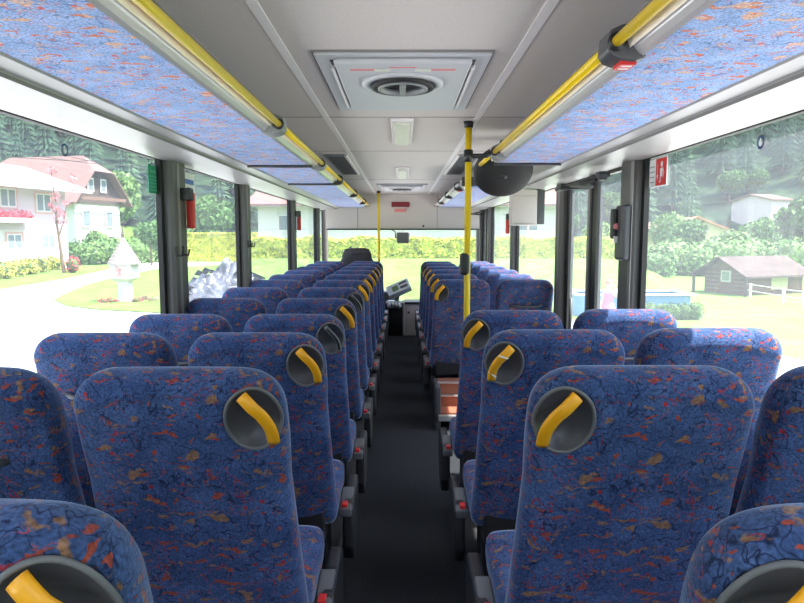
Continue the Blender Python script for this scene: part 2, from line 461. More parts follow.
def lamp(xc, ya, yb, label):
    w = .065
    t = thing('ceiling_lamp', (xc, (ya + yb) / 2, CZ), label, 'ceiling lamp'); o = t.location
    B(o).box((xc - w, ya, CZ - .018), (xc + w, yb, CZ)).build('housing', M['strip'], t, bevel=.008)
    B(o).box((xc - w * .68, ya + .06, CZ - .034), (xc + w * .68, yb - .06, CZ - .016)).build('lens', M['lightl'], t, bevel=.012, seg=3)
lamp(0, 3.62, 4.55, 'rectangular ceiling lamp just ahead of the nearest hatch')
lamp(0.005, 6.2, 7.2, 'smaller looking ceiling lamp between the first lamp and distant hatch')
for sg, w in ((-1, 'left'), (1, 'right')):
    t = thing('air_vent', (sg * .53, 6.0, CZ), 'dark grille panel in the ceiling on the %s side' % w, 'air vent'); o = t.location
    x0, x1 = sorted((sg * .45, sg * .63))
    B(o).box((x0, 5.25, CZ - .010), (x1, 6.9, CZ)).build('grille', M['midgrey'], t)
    b = B(o)
    for k in range(22): b.box((x0 + .02, 5.32 + k * .07, CZ - .013), (x1 - .02, 5.345 + k * .07, CZ - .009))
    b.build('slats', M['dark'], t)
    B(o).box((sg * .455 - .01, 5.25, CZ - .016), (sg * .455 + .01, 6.9, CZ)).build('edge_strip', M['strip'], t)

# poles
def pole(x, y, z0, z1, r, label, knob=None, clamp=None):
    t = thing('grab_pole', (x, y, z0), label, 'grab pole'); o = t.location
    B(o).tube([(x, y, z0), (x, y, z1 - .03)], r, 16).build('tube', M['yellow'], t, smooth=True)
    B(o).tube([(x, y, z1 - .035), (x, y, z1)], [r * 1.35, r * 1.6], 16).build('top_cup', M['blackg'], t, smooth=True)
    B(o).tube([(x, y, z0), (x, y, z0 + .04)], [r * 1.7, r * 1.4], 16).build('foot_cup', M['blackg'], t, smooth=True)
    if clamp:
        c = B(o).tube([(x, y, clamp - .035), (x, y, clamp + .035)], r * 1.45, 16).build('clamp', M['blackg'], t, smooth=True)
        B(o).tube([(x, y, clamp), (x + .10, y - .02, clamp), (x + .13, y - .03, EYE + .474)], .014, 10).build('clamp_arm', M['blackg'], c, smooth=True)
    if knob:
        B(o).box((x - .045, y - .03, knob - .065), (x + .012, y + .02, knob + .065)).build('stop_button_box', M['housing'], t, bevel=.022, seg=4)
    return t
pole(.383, 3.76, 0, CZ, .0185, 'yellow vertical grab pole from floor to ceiling behind third right row', clamp=EYE + .455, knob=EYE - .168)
pole(-.342, 9.5, 0, CZ, .0185, 'thin yellow vertical pole at the front beside the driver seat')

# round dark disc by the door
t = thing('round_mirror', (.69, 4.42, 1.975), 'round black dished disc hanging under the ceiling above the middle door', 'mirror'); o = t.location
mt = Matrix.Translation(o) @ Matrix.Rotation(R(-52), 4, 'X')
rg = []
for r, z in ((.03, .045), (.10, .04), (.15, .028), (.185, .008), (.198, -.002), (.203, -.010), (.203, -.018), (.19, -.018), (.1, -.012), (.02, -.01)):
    rg.append([mt @ Vector((math.cos(a) * r, math.sin(a) * r, z * -1)) for a in [2 * math.pi * k / 40 for k in range(40)]])
B(o).rings(rg).build('disc', M['black'], t, smooth=True)
B(o).tube([mt @ Vector((0, 0, .02)), mt @ Vector((0, 0, -.052))], .022, 16).build('hub', M['blackg'], t, smooth=True)
B(o).tube([(.69, 4.46, 1.97), (.69, 4.5, CZ - .0)], .014).build('arm', M['blackg'], t, smooth=True)

# cabinet high on the right
t = thing('wall_cabinet', (1.1, 5.8, 1.64), 'pale grey box cabinet mounted high on the right beyond the door', 'cabinet'); o = t.location
B(o).box((.985, 5.8, 1.64), (1.215, 5.95, 1.955)).build('housing', M['panelw'], t, bevel=.008)
B(o).box((1.217, 5.8, 1.65), (1.28, 5.95, 1.955)).build('side_channel', M['dark'], t)
B(o).box((1.0, 5.796, 1.652), (1.2, 5.80, 1.655)).box((1.0, 5.796, 1.9), (1.2, 5.80, 1.903)).build('door_seam', M['midgrey'], t)

# door drive above middle door
t = thing('door_drive', (1.18, 4.3, 1.92), 'dark horizontal door drive rods and arms above the middle door', 'door mechanism'); o = t.location
B(o).tube([(1.18, 3.72, 1.895), (1.18, 4.95, 1.895)], .014).build('shaft', M['dark'], t, smooth=True)
for y in (3.85, 4.75):
    a = B(o).box((1.155, y - .04, 1.875), (1.205, y + .04, 1.925)).build('gear_block', M['dark'], t, bevel=.008)
for y in (3.85, 4.75):
    B(o).tube([(1.15, y, 1.875), (1.09, y + (.34 if y < 4 else -.34), 1.872), (1.25, y + (.4 if y < 4 else -.4), 1.868)], .012, 8).build('arm', M['blackg'], t, smooth=True)
t = thing('door_drive', (1.18, 9.9, 1.92), 'small dark door drive rod above the front door', 'door mechanism'); o = t.location
B(o).tube([(1.15, 9.4, 1.895), (1.15, 10.38, 1.895)], .012).build('shaft', M['dark'], t, smooth=True)
B(o).tube([(1.15, 9.6, 1.895), (1.05, 9.9, 1.875), (1.24, 10.0, 1.87)], .012).build('arm', M['dark'], t, smooth=True)

# things on pillars -------------------------------------------------
def hammer(sg, y, z, label):
    x = sg * 1.24
    t = thing('emergency_hammer', (x, y, z), label, 'emergency hammer'); o = t.location
    B(o).box((x - .03, y - .035, z + .10), (x + .03, y + .035, z + .17)).build('holder', M['blackg'], t, bevel=.008)
    B(o).box((x - .022, y + .04, z - .06), (x + .022, y + .09, z + .15)).build('handle', M['red'], t, bevel=.010)
    B(o).tube([(x, y + .03, z + .14), (x, y + .10, z + .14)], .012).build('head', M['red'], t, smooth=True)
pp = P(186, 205, 3.66)
hammer(-1, 3.73, EYE + .10, 'red emergency hammer in black holder on the nearest left window pillar')
hammer(-1, 7.70, EYE + .12, 'distant red emergency hammer on the third left window pillar')
hammer(1, 7.5, EYE + .08, 'red emergency hammer on the right pillar beyond the pale cabinet')
def hook(sg, y, z, lab):
    x = sg * 1.268
    t = thing('coat_hook', (x, y, z), lab, 'coat hook', None); o = t.location
    B(o).box((x - .006, y - .01, z - .03), (x + .006, y + .01, z + .03)).build('back_plate', M['blackg'], t, bevel=.003)
    B(o).tube([(x, y, z - .02), (x - sg * .028, y, z - .025), (x - sg * .038, y, z + .01)], .006, 8).build('prong', M['blackg'], t, smooth=True)
hook(-1, 3.61, EYE - .09, 'small dark hook left of its pair on nearest left pillar')
hook(-1, 3.72, EYE - .09, 'small dark hook right of its pair on nearest left pillar')
hook(-1, 5.29, EYE - .07, 'small dark hook left of its pair on second left pillar')
hook(-1, 5.38, EYE - .07, 'small dark hook right of its pair on second left pillar')
# ticket validator / emergency valve on right pillar A
t = thing('intercom_unit', (1.21, 3.5, 1.55), 'dark grey handset shaped unit on the right pillar beside the middle door', 'control unit'); o = t.location
pr = []
B(o).box((1.22, 3.56, EYE - .14), (1.268, 3.70, EYE + .17)).build('housing', M['dish'], t, bevel=.018, seg=4)
B(o).box((1.195, 3.65, EYE - .02), (1.23, 3.71, EYE + .15)).build('cradle', M['blackg'], t, bevel=.012, seg=3)
B(o).tube([(1.215, 3.635, EYE + .05), (1.215, 3.652, EYE + .05)], .018).build('button', M['redp'], t, smooth=True)
B(o).box((1.20, 3.64, EYE - .04), (1.22, 3.65, EYE - .005)).build('label_plate', M['signw'], t)

# stickers ----------------------------------------------------------
xg = WX + .006
def sticker(name, sg, pa, pb, m, label, cat='sign'):
    # pa, pb: (y,z) corners
    t = thing(name, (sg * xg, (pa[0] + pb[0]) / 2, min(pa[1], pb[1])), label, cat)
    x = sg * xg
    B(t.location).box((min(x, x - sg * .003), pa[0], pa[1]), (max(x, x - sg * .003), pb[0], pb[1])).build('plate', M[m], t)
    return t
t = sticker('window_sticker', -1, (3.44, EYE + .225), (3.565, EYE + .375), 'green', 'green rectangular sticker on glass at edge of nearest left window')
b = B(t.location)
for k in range(5): b.box((-xg + .003, 3.455, EYE + .24 + k * .018), (-xg + .0045, 3.55, EYE + .247 + k * .018))
b.box((-xg + .003, 3.46, EYE + .335), (-xg + .0045, 3.54, EYE + .35)); b.build('print', mat('green_print', (.1, .45, .3), .5), t)
t = sticker('window_sticker', -1, (3.98, EYE + .23), (4.20, EYE + .39), 'signw', 'white sticker with blue top beside the red hammer')
B(t.location).box((-xg + .003, 4.0, EYE + .32), (-xg + .0045, 4.18, EYE + .35)).box((-xg + .003, 4.05, EYE + .25), (-xg + .0045, 4.13, EYE + .30)).build('print', M['blue'], t)
# red pictogram sign right
t = sticker('safety_sign', 1, (3.295, EYE + .255), (3.525, EYE + .402), 'signw', 'white and red safety sign with figure and down arrow on right window')
X = xg - .003
o = t.location
B(o).box((X - .0015, 3.30, EYE + .26), (X, 3.435, EYE + .398)).build('red_field', M['red'], t)
b = B(o)
for k in range(4): b.box((X - .0015, 3.455, EYE + .28 + k * .027), (X, 3.515, EYE + .284 + k * .027))
b.build('text_lines', M['seam'], t)
b = B(o); X2 = X - .0015
def S(u, v): return (X2 - .001, 3.432 - u * 1.1, EYE + .262 + v * 1.1)   # u from left (far edge) to right (near edge)
b.add([S(.018, .045), S(.023, .045), S(.023, .10), S(.018, .10)], [(0, 1, 2, 3)])
b.add([S(.010, .048), S(.031, .048), S(.0205, .022)], [(0, 1, 2)])
n = 14
b.add([S(.068 + .013 * math.cos(2 * math.pi * k / n), .095 + .014 * math.sin(2 * math.pi * k / n)) for k in range(n)], [tuple(range(n))])
b.add([S(.05, .075), S(.082, .08), S(.078, .04), S(.052, .035)], [(0, 1, 2, 3)])
b.add([S(.052, .035), S(.062, .035), S(.058, .012), S(.04, .012), S(.04, .017), S(.05, .018)], [tuple(range(6))])
b.add([S(.082, .08), S(.10, .055), S(.085, .03), S(.08, .033), S(.092, .055), S(.078, .072)], [tuple(range(6))])
b.build('pictogram', M['signw'], t)
# round ring stickers
for sg, (px, py) in ((-1, (64.5, 150)), (1, (761, 142))):
    k = P(px, py, 1.0); y = xg / abs(k.x); z = EYE + (k.z - EYE) * y
    t = thing('round_sticker', (sg * xg, y, z - .03), 'small round dark ring sticker with white centre on nearest %s window' % ('left' if sg < 0 else 'right'), 'sticker'); o = t.location
    def disc(r0, r1, e, n=24):
        b = B(o); vs = []
        x = sg * (xg - e)
        for i in range(n):
            a = 2 * math.pi * i / n
            vs += [(x, y + math.cos(a) * r0, z + math.sin(a) * r0), (x, y + math.cos(a) * r1, z + math.sin(a) * r1)]
        b.add(vs, [(2 * i, 2 * i + 1, (2 * i + 3) % (2 * n), (2 * i + 2) % (2 * n)) for i in range(n)]); return b
    disc(.017, .026, .001).build('ring', M['navy'], t)
    b = B(o); x = sg * (xg - .002)
    b.add([(x, y - .008, z - .014), (x, y + .008, z - .014), (x, y + .007, z), (x, y + .003, z + .004), (x, y + .003, z + .013), (x, y - .003, z + .013), (x, y - .003, z + .004), (x, y - .007, z)], [tuple(range(8))])
    b.build('bottle_mark', M['signw'], t)

# header fittings
t = thing('display_sign', (0, 10.41, EYE + .47), 'dark red display sign with smaller red plate beneath on the front header', 'sign'); o = t.location
a, c = P(391.5, 207, 10.4), P(409.5, 202, 10.4); B(o).box((a.x, 10.39, a.z), (c.x, 10.42, c.z)).build('display', M['darkred'], t, bevel=.004)
a, c = P(394.5, 212, 10.4), P(406, 208.7, 10.4); B(o).box((a.x, 10.40, a.z), (c.x, 10.42, c.z)).build('plate', M['redp'], t)
a = P(423.5, 226, 10.4)
t = thing('header_lock', a, 'small black round lock knob low on the front header', 'lock')
B(t.location).tube([(a.x, 10.40, a.z), (a.x, 10.42, a.z)], .017, 12).build('knob', M['black'], t, smooth=True)

# ================================================================== SEATS
BW = .243            # half width
ZB, ZT = .225, 1.03   # backrest bottom/top local (seat origin on podium, z=.15 world)
def halfw(z):
    h = ZT - z
    r = .112
    w = BW + .017 - .023 * max(0, min(1, (z - ZB) / .7)) + .006 * math.sin(max(0, min(1, (z - .75) / .28)) * math.pi)
    if h < r:
        q = 1 - h / r
        w = w - r * .95 * (1 - (1 - q ** 2.4) ** (1 / 2.4))
    if z - ZB < .05:
        q = 1 - (z - ZB) / .05
        w -= .02 * q * q
    return w
def ymid(z):
    return (ZT - z) * .30 - .015 * math.sin(max(0, min(1, (ZT - z) / .7)) * math.pi)
def thick(z):
    th = .058 + .02 * max(0, min(1, (z - .8) / .15))
    h = ZT - z
    if h < .10:
        q = 1 - h / .10; th *= max(.0, (1 - q ** 2.1)) ** (1 / 2.1)
    if z - ZB < .05:
        q = 1 - (z - ZB) / .05; th *= (1 - .5 * q * q)
    return th
def backy(x, z):
    "rear surface (toward the camera) of the backrest"
    w = halfw(z); t = thick(z)
    u = min(1, abs(x) / w)
    e = 3.6
    s = (1 - u ** e) ** (1 / e)
    y = ymid(z) - t * s
    # padded head section above a curved seam
    zs = ZT - .062 - .055 * (x / BW) ** 2
    k = (z - zs) / .014
    k = max(0, min(1, k)); k = k * k * (3 - 2 * k)
    y -= .0075 * k * s * (1 if z < ZT - .02 else (ZT - z) / .02)
    return y
DC = (.178, ZT - .113); DR = (.060, .075)
def dishr(x, z, sg):
    return math.hypot((x * sg - DC[0]) / DR[0], (z - DC[1]) / DR[1])
def dish_depth(x, z, sg):
    r = dishr(x, z, sg)
    return .043 * max(0, 1 - r ** 2.2)
def make_backrest(dsg):
    NZ, NX = 84, 46
    rings = []
    e = 3.6
    for j in range(NZ + 1):
        q = j / NZ
        z = ZB + (ZT - ZB) * (1 - (1 - q) ** 1.35)
        w = halfw(z); t = thick(z); ym = ymid(z)
        if j == NZ: z -= .0
        rg = []
        for i in range(NX + 1):           # rear side left->right
            u = -math.cos(math.pi * i / NX) * .35 + (-1 + 2 * i / NX) * .65
            x = u * w
            y = backy(x, z)
            if dsg:
                r = dishr(x, z, dsg)
                if r < 1.0:
                    y = backy(x, z) + dish_depth(x, z, dsg) + .010
            rg.append((x, min(y, ym + t * .8), z))
        for i in range(1, 18):
            u = math.cos(math.pi * i / 18)
            x = u * w
            s = (1 - abs(u) ** e) ** (1 / e)
            bol = .018 * (abs(u) ** 4) * (1 if z < .85 else max(0, 1 - (z - .85) / .1))
            rg.append((x, ym + t * s + bol * s, z))
        rings.append(rg)
    return B().rings(rings)
def dish_parts(sg, parent, yellow=True):
    cx, cz = DC[0] * sg, DC[1]
    b = B(); rings = []
    n = 40
    for r in (1.0, .9, .8, .68, .55, .4, .25, .1):
        rg = []
        for k in range(n):
            a = 2 * math.pi * k / n
            x = cx + math.cos(a) * DR[0] * r; z = cz + math.sin(a) * DR[1] * r
            xx = max(-halfw(z) * .998, min(halfw(z) * .998, x))
            y = backy(xx, z) + dish_depth(xx, z, sg) - .0015
            rg.append((x if abs(x) < halfw(z) + .004 else (halfw(z) + .002) * sg, y, z))
        rings.append(rg)
    b.rings(rings, caps=False)
    base = len(b.v) - n; b.f.append(tuple(range(base, base + n)))
    d = b.build('grip_dish', M['dish'], parent, smooth=True)
    pts = []
    for k in range(n + 1):
        a = 2 * math.pi * k / n
        x = cx + math.cos(a) * DR[0] * 1.01; z = cz + math.sin(a) * DR[1] * 1.01
        xx = max(-halfw(z) * .998, min(halfw(z) * .998, x))
        pts.append((x if abs(x) < halfw(z) + .004 else (halfw(z) + .003) * sg, backy(xx, z) - .001, z))
    B().tube(pts, .0042, 8, caps=False).build('rim', M['dishrim'], d, smooth=True)
    # bridging grip bar
    path = []
    for k in range(15):
        q = k / 14
        # from upper middle to lower aisle side, bowed toward the aisle
        x = cx + sg * (-.020 + .060 * q + .020 * math.sin(q * math.pi))
        z = cz + .060 - .122 * q
        xx = max(-halfw(z) * .97, min(halfw(z) * .97, x))
        y = backy(xx, z) - .004 - .013 * math.sin(q * math.pi)
        path.append(Vector((x, y, z)))
    rings = []
    hw = .0150 if yellow else .010
    for k, p in enumerate(path):
        d_ = (path[min(k + 1, 14)] - path[max(k - 1, 0)]).normalized()
        nrm = Vector((0, -1, 0)); side = d_.cross(nrm).normalized(); nrm = side.cross(d_).normalized()
        if nrm.y > 0: nrm = -nrm
        rings.append([p + side * (hw * u) + nrm * (.006 * v) for u, v in ((-1, -.4), (-.85, .5), (-.45, .95), (0, 1.1), (.45, .95), (.85, .5), (1, -.4), (.6, -1), (-.6, -1))])
    B().rings(rings).build('grip_bar', M['grip'] if yellow else M['dishrim'], d, smooth=True)
    if not yellow:
        r2 = []
        for k, p in enumerate(path[1:-1]):
            d_ = (path[k + 2] - path[k]).normalized()
            nrm = Vector((0, -1, 0)); side = d_.cross(nrm).normalized()
            r2.append([p + side * (.0045 * u) + Vector((0, -.0068 - .0015 * v, 0)) for u, v in ((-1, 0), (-1, 1), (1, 1), (1, 0))])
        B().rings(r2).build('slot', M['black'], d)
    return d
def rbox(name, a, b, m, parent, bev, seg=4):
    return B().box(a, b).build(name, m, parent, bevel=bev, seg=seg)
def cushion(parent):
    rings = []
    W = .248
    for q in [0, .03, .08, .16, .3, .5, .7, .84, .92, .97, 1.0]:
        y = .26 + .46 * q
        e = max(0, 1 - abs(2 * q - 1) ** 7) ** .4
        hh = .055 * (.55 + .45 * e); top = .300 - .012 * math.sin(q * math.pi) + .015 * q
        rg = []
        for k in range(28):
            a = 2 * math.pi * k / 28; c, s = math.cos(a), math.sin(a)
            pw = .42
            rg.append((math.copysign(abs(c) ** pw, c) * (W - .02 * (1 - e)), y, top - hh + math.copysign(abs(s) ** pw, s) * hh))
        rings.append(rg)
    return B().rings(rings).build('seat_cushion', M['fabric'], parent, smooth=True)

def make_seat(kind, sg, yellow=True):
    """kind aisle/window; sg: which side of the bus (-1 left, 1 right). aisle side is -sg in x"""
    root = bpy.data.objects.new('bus_seat', None); COL.objects.link(root)
    a = -sg
    dsg = a if kind == 'aisle' else 0
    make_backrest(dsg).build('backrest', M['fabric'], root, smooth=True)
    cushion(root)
    B().box((-.20, .28, .12), (.20, .62, .20)).build('seat_frame', M['blackg'], root, bevel=.01)
    # dark hinge gap between backrest foot and cushion
    B().box((-.21, .17, .16), (.21, .30, .30)).build('hinge_cover', M['blackg'], root, bevel=.012)
    if kind == 'aisle':
        dish_parts(a, root, yellow)
        # aisle side armrest housing
        x0, x1 = sorted((a * .262, a * .308))
        b = B()
        pr = [(.38, .04), (.38, .21), (.41, .235), (.68, .255), (.715, .23), (.70, .03), (.64, -.04), (.44, -.04)]
        vs = [(x0, y, z) for y, z in pr] + [(x1, y, z) for y, z in pr]; n = len(pr)
        b.add(vs, [(k, (k + 1) % n, (k + 1) % n + n, k + n) for k in range(n)] + [tuple(range(n)), tuple(range(n, 2 * n))])
        sh = b.build('side_housing', M['housing'], root, bevel=.012, seg=3)
        x0, x1 = sorted((a * .25, a * .300))
        cap = B().add([(x0, .365, .222), (x1, .365, .222), (x1, .53, .256), (x0, .53, .256), (x0, .365, .185), (x1, .365, .185), (x1, .53, .21), (x0, .53, .21)], [(0, 1, 2, 3), (4, 7, 6, 5), (0, 4, 5, 1), (1, 5, 6, 2), (2, 6, 7, 3), (3, 7, 4, 0)]).build('buckle_housing', M['buckle'], root, bevel=.006)
        xm = a * .272
        B().box((xm - .012, .375, .222), (xm + .012, .415, .238)).build('red_button', M['red'], cap, bevel=.003)
        B().box((min(a * .12, a * .20), .33, -.05), (max(a * .12, a * .20), .50, .18)).build('pedestal', M['blackg'], root, bevel=.01)
    else:
        # grab bar on the back
        z = ZT - .222
        pts = []
        for k in range(13):
            q = -1 + 2 * k / 12
            pts.append((q * .135, backy(q * .135, z) - .032 * (1 - abs(q) ** 5) + .004, z - .012 * (1 - q * q)))
        B().tube(pts, .0095, 10).build('grab_bar', M['dish'], root, smooth=True)
        B().box((min(sg * .02, sg * .2), .34, -.05), (max(sg * .02, sg * .2), .50, .18)).build('pedestal', M['blackg'], root, bevel=.01)
    root.location = (0, -50, 0)
    return root
protos = {}
used = set()
def place(kind, sg, yellow, x, y, dz, label, group):
    key = (kind, sg, yellow)
    if key not in protos: protos[key] = make_seat(*key)
    if key in used: o = copytree(protos[key])
    else: o = protos[key]; used.add(key)
    o.location = (x, y, .15 + dz)
    tag(o, label, 'bus seat', group)
    return o
ORD = ['', 'first', 'second', 'third', 'fourth', 'fifth', 'sixth', 'seventh', 'eighth', 'ninth', 'tenth', 'eleventh']
GA = 'blue patterned seats on the %s side of the aisle'
def rowy(k): return 1.45 + .78 * (k - 1)
dzs = {0: .085, 1: .068, 2: .03}
place('aisle', -1, True, -.55, .68, dzs[0] - .01, 'blue patterned seat cut off at the bottom left corner, huge grey grip dish', GA % 'left')
place('aisle', 1, True, .58, .67, dzs[0] - .01, 'blue patterned seat cut off at the bottom right corner, huge grey grip dish', GA % 'right')
for k in range(1, 12):
    ye = k not in (3, 5)
    dd = 'with yellow grip' if ye else 'with dark grip missing its yellow cover'
    far = '' if k < 11 else ', farthest of its column'
    place('aisle', -1, ye, -.515, rowy(k), dzs.get(k, 0), '%s full blue patterned seat left of the aisle, %s%s' % (ORD[k], dd, far), GA % 'left')
    lw = 'blue patterned seat beside the left windows, %s from the camera%s' % (ORD[k], ', cropped by the picture edge' if k == 1 else '')
    place('window', -1, True, -1.055, rowy(k), dzs.get(k, 0), lw, 'blue patterned seats beside the left windows')
RY = {1: 1.37, 2: 2.17, 3: 3.0}
for k in (1, 2, 3):
    lab = {1: 'largest full blue patterned seat right of the aisle, broad back with yellow grip', 2: 'blue patterned seat right of the aisle with two pale tapes around its yellow grip', 3: 'blue patterned seat right of the aisle just before the yellow grab pole'}[k]
    s = place('aisle', 1, True, .525, RY[k], dzs.get(k, 0) + .02, lab, GA % 'right')
    if k == 2:
        d = [c for c in s.children if c.name.startswith('grip_dish')][0]
        cx, cz = DC[0] * -1, DC[1]
        for q in (.25, .8):
            x = cx - (-.020 + .060 * q + .020 * math.sin(q * math.pi)); z = cz + .060 - .122 * q
            y = backy(max(-halfw(z) * .97, x), z) - .004 - .013 * math.sin(q * math.pi)
            m4 = Matrix.Translation((x, y - .0045, z)) @ Matrix.Rotation(R(27 - (q - .5) * -40), 4, 'Y')
            B().box((-.016, -.004, -.002), (.016, .004, .002), m4).build('tape', M['signw'], d)
    lab = {1: 'blue patterned seat beside the right window, cropped by the right picture edge', 2: 'blue patterned seat beside the right window with sunlit top, second from the camera', 3: 'blue patterned seat beside the right window just behind the middle door'}[k]
    place('window', 1, True, 1.06, RY[k], dzs.get(k, 0) + .025, lab, 'blue patterned seats beside the right windows')
for i, y in enumerate((5.42, 6.2, 6.98, 7.76, 8.54, 9.2)):
    place('aisle', 1, True, .51, y, 0, '%s blue patterned seat past the yellow grab pole, right of aisle' % ORD[i + 1], GA % 'right')
    place('window', 1, True, 1.05, y, 0, '%s blue patterned window seat past the middle door on the right' % ORD[i + 1], 'blue patterned seats beside the right windows')

# stepwell panel behind the seat past the door
t = thing('step_panel', (.6, 5.2, 0), 'reddish brown panelled step box under the first seat past the pole', 'step'); o = t.location
B(o).box((.31, 5.0, .10), (.95, 5.36, .14)).box((.31, 5.2, .14), (.95, 5.36, .34)).build('riser', M['brown'], t)
B(o).box((.29, 4.96, .08), (.96, 5.0, .125)).box((.29, 5.17, .225), (.96, 5.20, .24)).box((.29, 5.17, .335), (.96, 5.20, .35)).build('edge_trim', M['alu'], t, bevel=.004)
B(o).box((.27, 5.0, .0), (.31, 5.36, .34)).build('side_cheek', M['dish'], t, bevel=.006)

# ================================================================== DRIVER AREA
t = thing('driver_seat', (-.70, 9.75, -.22), 'tall dark grey driver seat back at the front left', 'driver seat'); o = t.location
c = P(357, 262, 9.75)
def sect(w, th, z, y):
    return [(c.x + math.copysign(abs(math.cos(a)) ** .6, math.cos(a)) * w * 1.2, y + math.copysign(abs(math.sin(a)) ** .6, math.sin(a)) * th, z) for a in [2 * math.pi * k / 20 for k in range(20)]]
zt = P(357, 248, 9.75).z
B(o).rings([sect(.27, .05, .5, 9.85), sect(.28, .06, zt - .36, 9.8), sect(.24, .06, zt - .24, 9.77), sect(.19, .05, zt - .16, 9.75), sect(.18, .05, zt - .08, 9.75), sect(.155, .045, zt - .02, 9.75), sect(.10, .02, zt, 9.75)]).build('backrest', mat('driver_seat_cloth', (.055, .05, .055), .85), t, smooth=True)
B(o).box((c.x - .25, 9.88, .25), (c.x + .25, 10.3, .40)).build('cushion', M['dish'], t, bevel=.03)
B(o).box((c.x - .12, 9.95, -.22), (c.x + .12, 10.2, .26)).build('pedestal', M['blackg'], t)
B(o).box((c.x - .07, 9.695, zt - .10), (c.x + .07, 9.703, zt - .085)).build('stitching', M['black'], t)
t = thing('steering_wheel', (-.70, 10.55, .75), 'black bus steering wheel in front of the driver seat', 'steering wheel'); o = t.location
mt = Matrix.Translation(o) @ Matrix.Rotation(R(25), 4, 'X')
B(o).tube([mt @ Vector((math.cos(a) * .23, math.sin(a) * .23, 0)) for a in [2 * math.pi * k / 32 for k in range(33)]], .016, 8).build('rim', M['blackg'], t, smooth=True)
B(o).tube([mt @ Vector((-.23, 0, 0)), mt @ Vector((.23, 0, 0))], .014, 8).tube([mt @ Vector((0, 0, 0)), mt @ Vector((0, -.23, 0))], .014, 8).tube([mt @ Vector((0, 0, 0)), (-.70, 10.8, .3)], .03, 8).build('spokes', M['blackg'], t, smooth=True)
t = thing('dashboard', (-.6, 10.8, -.22), 'low dark dashboard beneath the windscreen', 'dashboard'); o = t.location
B(o).box((-1.25, 10.62, -.22), (-.1, 11.04, .62)).build('body', M['dark'], t, bevel=.04)
B(o).box((-1.0, 10.60, .45), (-.45, 10.64, .60)).build('gauge_panel', M['blackg'], t, bevel=.02)
# cash desk / ticket machine
t = thing('cash_desk', (.08, 10.0, -.22), 'light grey cupboard at the front end of the aisle with dark top', 'cupboard'); o = t.location
a, c = P(403.5, 337, 9.95), P(420.5, 304, 9.95)
B(o).box((a.x, 9.95, -.06), (c.x + .02, 10.35, c.z)).build('body', M['panelw'], t, bevel=.01)
B(o).box((a.x + .01, 9.93, c.z), (c.x + .03, 10.36, c.z + .035)).build('top', M['blackg'], t, bevel=.008)
B(o).tube([(a.x + .08, 9.94, .35), (a.x + .08, 9.955, .35)], .018).build('lock', M['black'], t, smooth=True)
B(o).box((a.x + .04, 9.945, 0), (a.x + .046, 9.952, c.z - .02)).build('seam', M['midgrey'], t)
t = thing('console_stand', (-.1, 10.0, -.22), 'dark stand filled with black cables left of the light grey cupboard', 'console'); o = t.location
B(o).box((-.26, 9.97, -.22), (a.x - .01, 10.3, EYE - 1.05)).build('body', M['blackg'], t, bevel=.02)
for k in range(5):
    B(o).tube([(-.24 + k * .04, 9.96, .42), (-.2 + k * .035, 9.93, .2), (-.25 + k * .05, 9.96, .02)], .008, 6).build('cable', M['black'], t, smooth=True)
t = thing('ticket_machine', P(398, 300, 9.9), 'tilted light grey ticket machine with small display on the console', 'ticket machine'); o = t.location
c = P(399, 289, 9.95)
mt = Matrix.Translation(c) @ Matrix.Rotation(R(-24), 4, 'Y') @ Matrix.Rotation(R(35), 4, 'X')
B(o).box((-.185, -.12, -.045), (.185, .12, .05), mt).build('shell', M['print'], t, bevel=.015)
B(o).box((-.10, -.07, .05), (0, .04, .06), mt).build('display', M['screen'], t)
B(o).box((.02, .03, .05), (.15, .07, .056), mt).box((.03, -.07, .05), (.15, -.02, .056), mt).build('keypad', M['dish'], t)
B(o).tube([c, (c.x - .05, c.y + .03, EYE - 1.07)], .035, 10).build('stem', M['dish'], t, smooth=True)
t = thing('coin_tray', P(395, 307, 9.95), 'pale metal coin changer beneath the ticket machine', 'coin changer'); o = t.location
c = P(395, 304, 9.95)
B(o).box((c.x - .12, 9.9, c.z - .06), (c.x + .10, 10.1, c.z + .05)).build('body', M['print'], t, bevel=.02)
b = B(o)
for k in range(4): b.tube([(c.x - .08 + k * .045, 9.88, c.z + .03), (c.x - .08 + k * .045, 9.88, c.z - .06)], .018, 10)
b.build('coin_tubes', M['alu'], t, smooth=True)
# mirrors
def mirror(px, py, y, w, h, label, arm):
    c = P(px, py, y)
    t = thing('wing_mirror', c, label, 'mirror'); o = t.location
    B(o).box((c.x - w, y - .05, c.z - h), (c.x + w, y + .06, c.z + h)).build('shell', M['dark'], t, bevel=.04, seg=4)
    B(o).box((c.x - w * .8, y - .054, c.z - h * .8), (c.x + w * .8, y - .05, c.z + h * .8)).build('mirror_glass', mat('mirror_face', (.05, .055, .06), .25), t)
    B(o).tube([c, (c.x - w * 1.15, y, c.z), (c.x - w * 1.15, y, c.z + h), arm], .015, 8).build('arm', M['dark'], t, smooth=True)
mirror(403, 237.5, 10.85, .11, .10, 'dark rectangular mirror hanging behind the windscreen centre', (.0 - .3, 10.9, EYE + .17))
mirror(490, 231, 11.6, .09, .22, 'tall dark outside mirror at the front right', (1.25, 11.15, EYE + .3))

# ================================================================== OUTSIDE
def sm(t): t = max(0, min(1, t)); return t * t * (3 - 2 * t)
def hgt(x, y):
    r = math.hypot(x, y)
    h = GND
    s = max(0, r - 94)
    h += min(s, 190) * .46 + (3 * mnoise.noise(Vector((x * .02, y * .02, 0))) if s > 10 else 0) * sm(s / 40)
    # grass bank ahead of the bus
    h += 1.45 * sm((y - 21) / 4.5) * sm((12.0 - x) / 3.2) * sm((x + 9.5) / 3) * sm((60 - y) / 15)
    return h

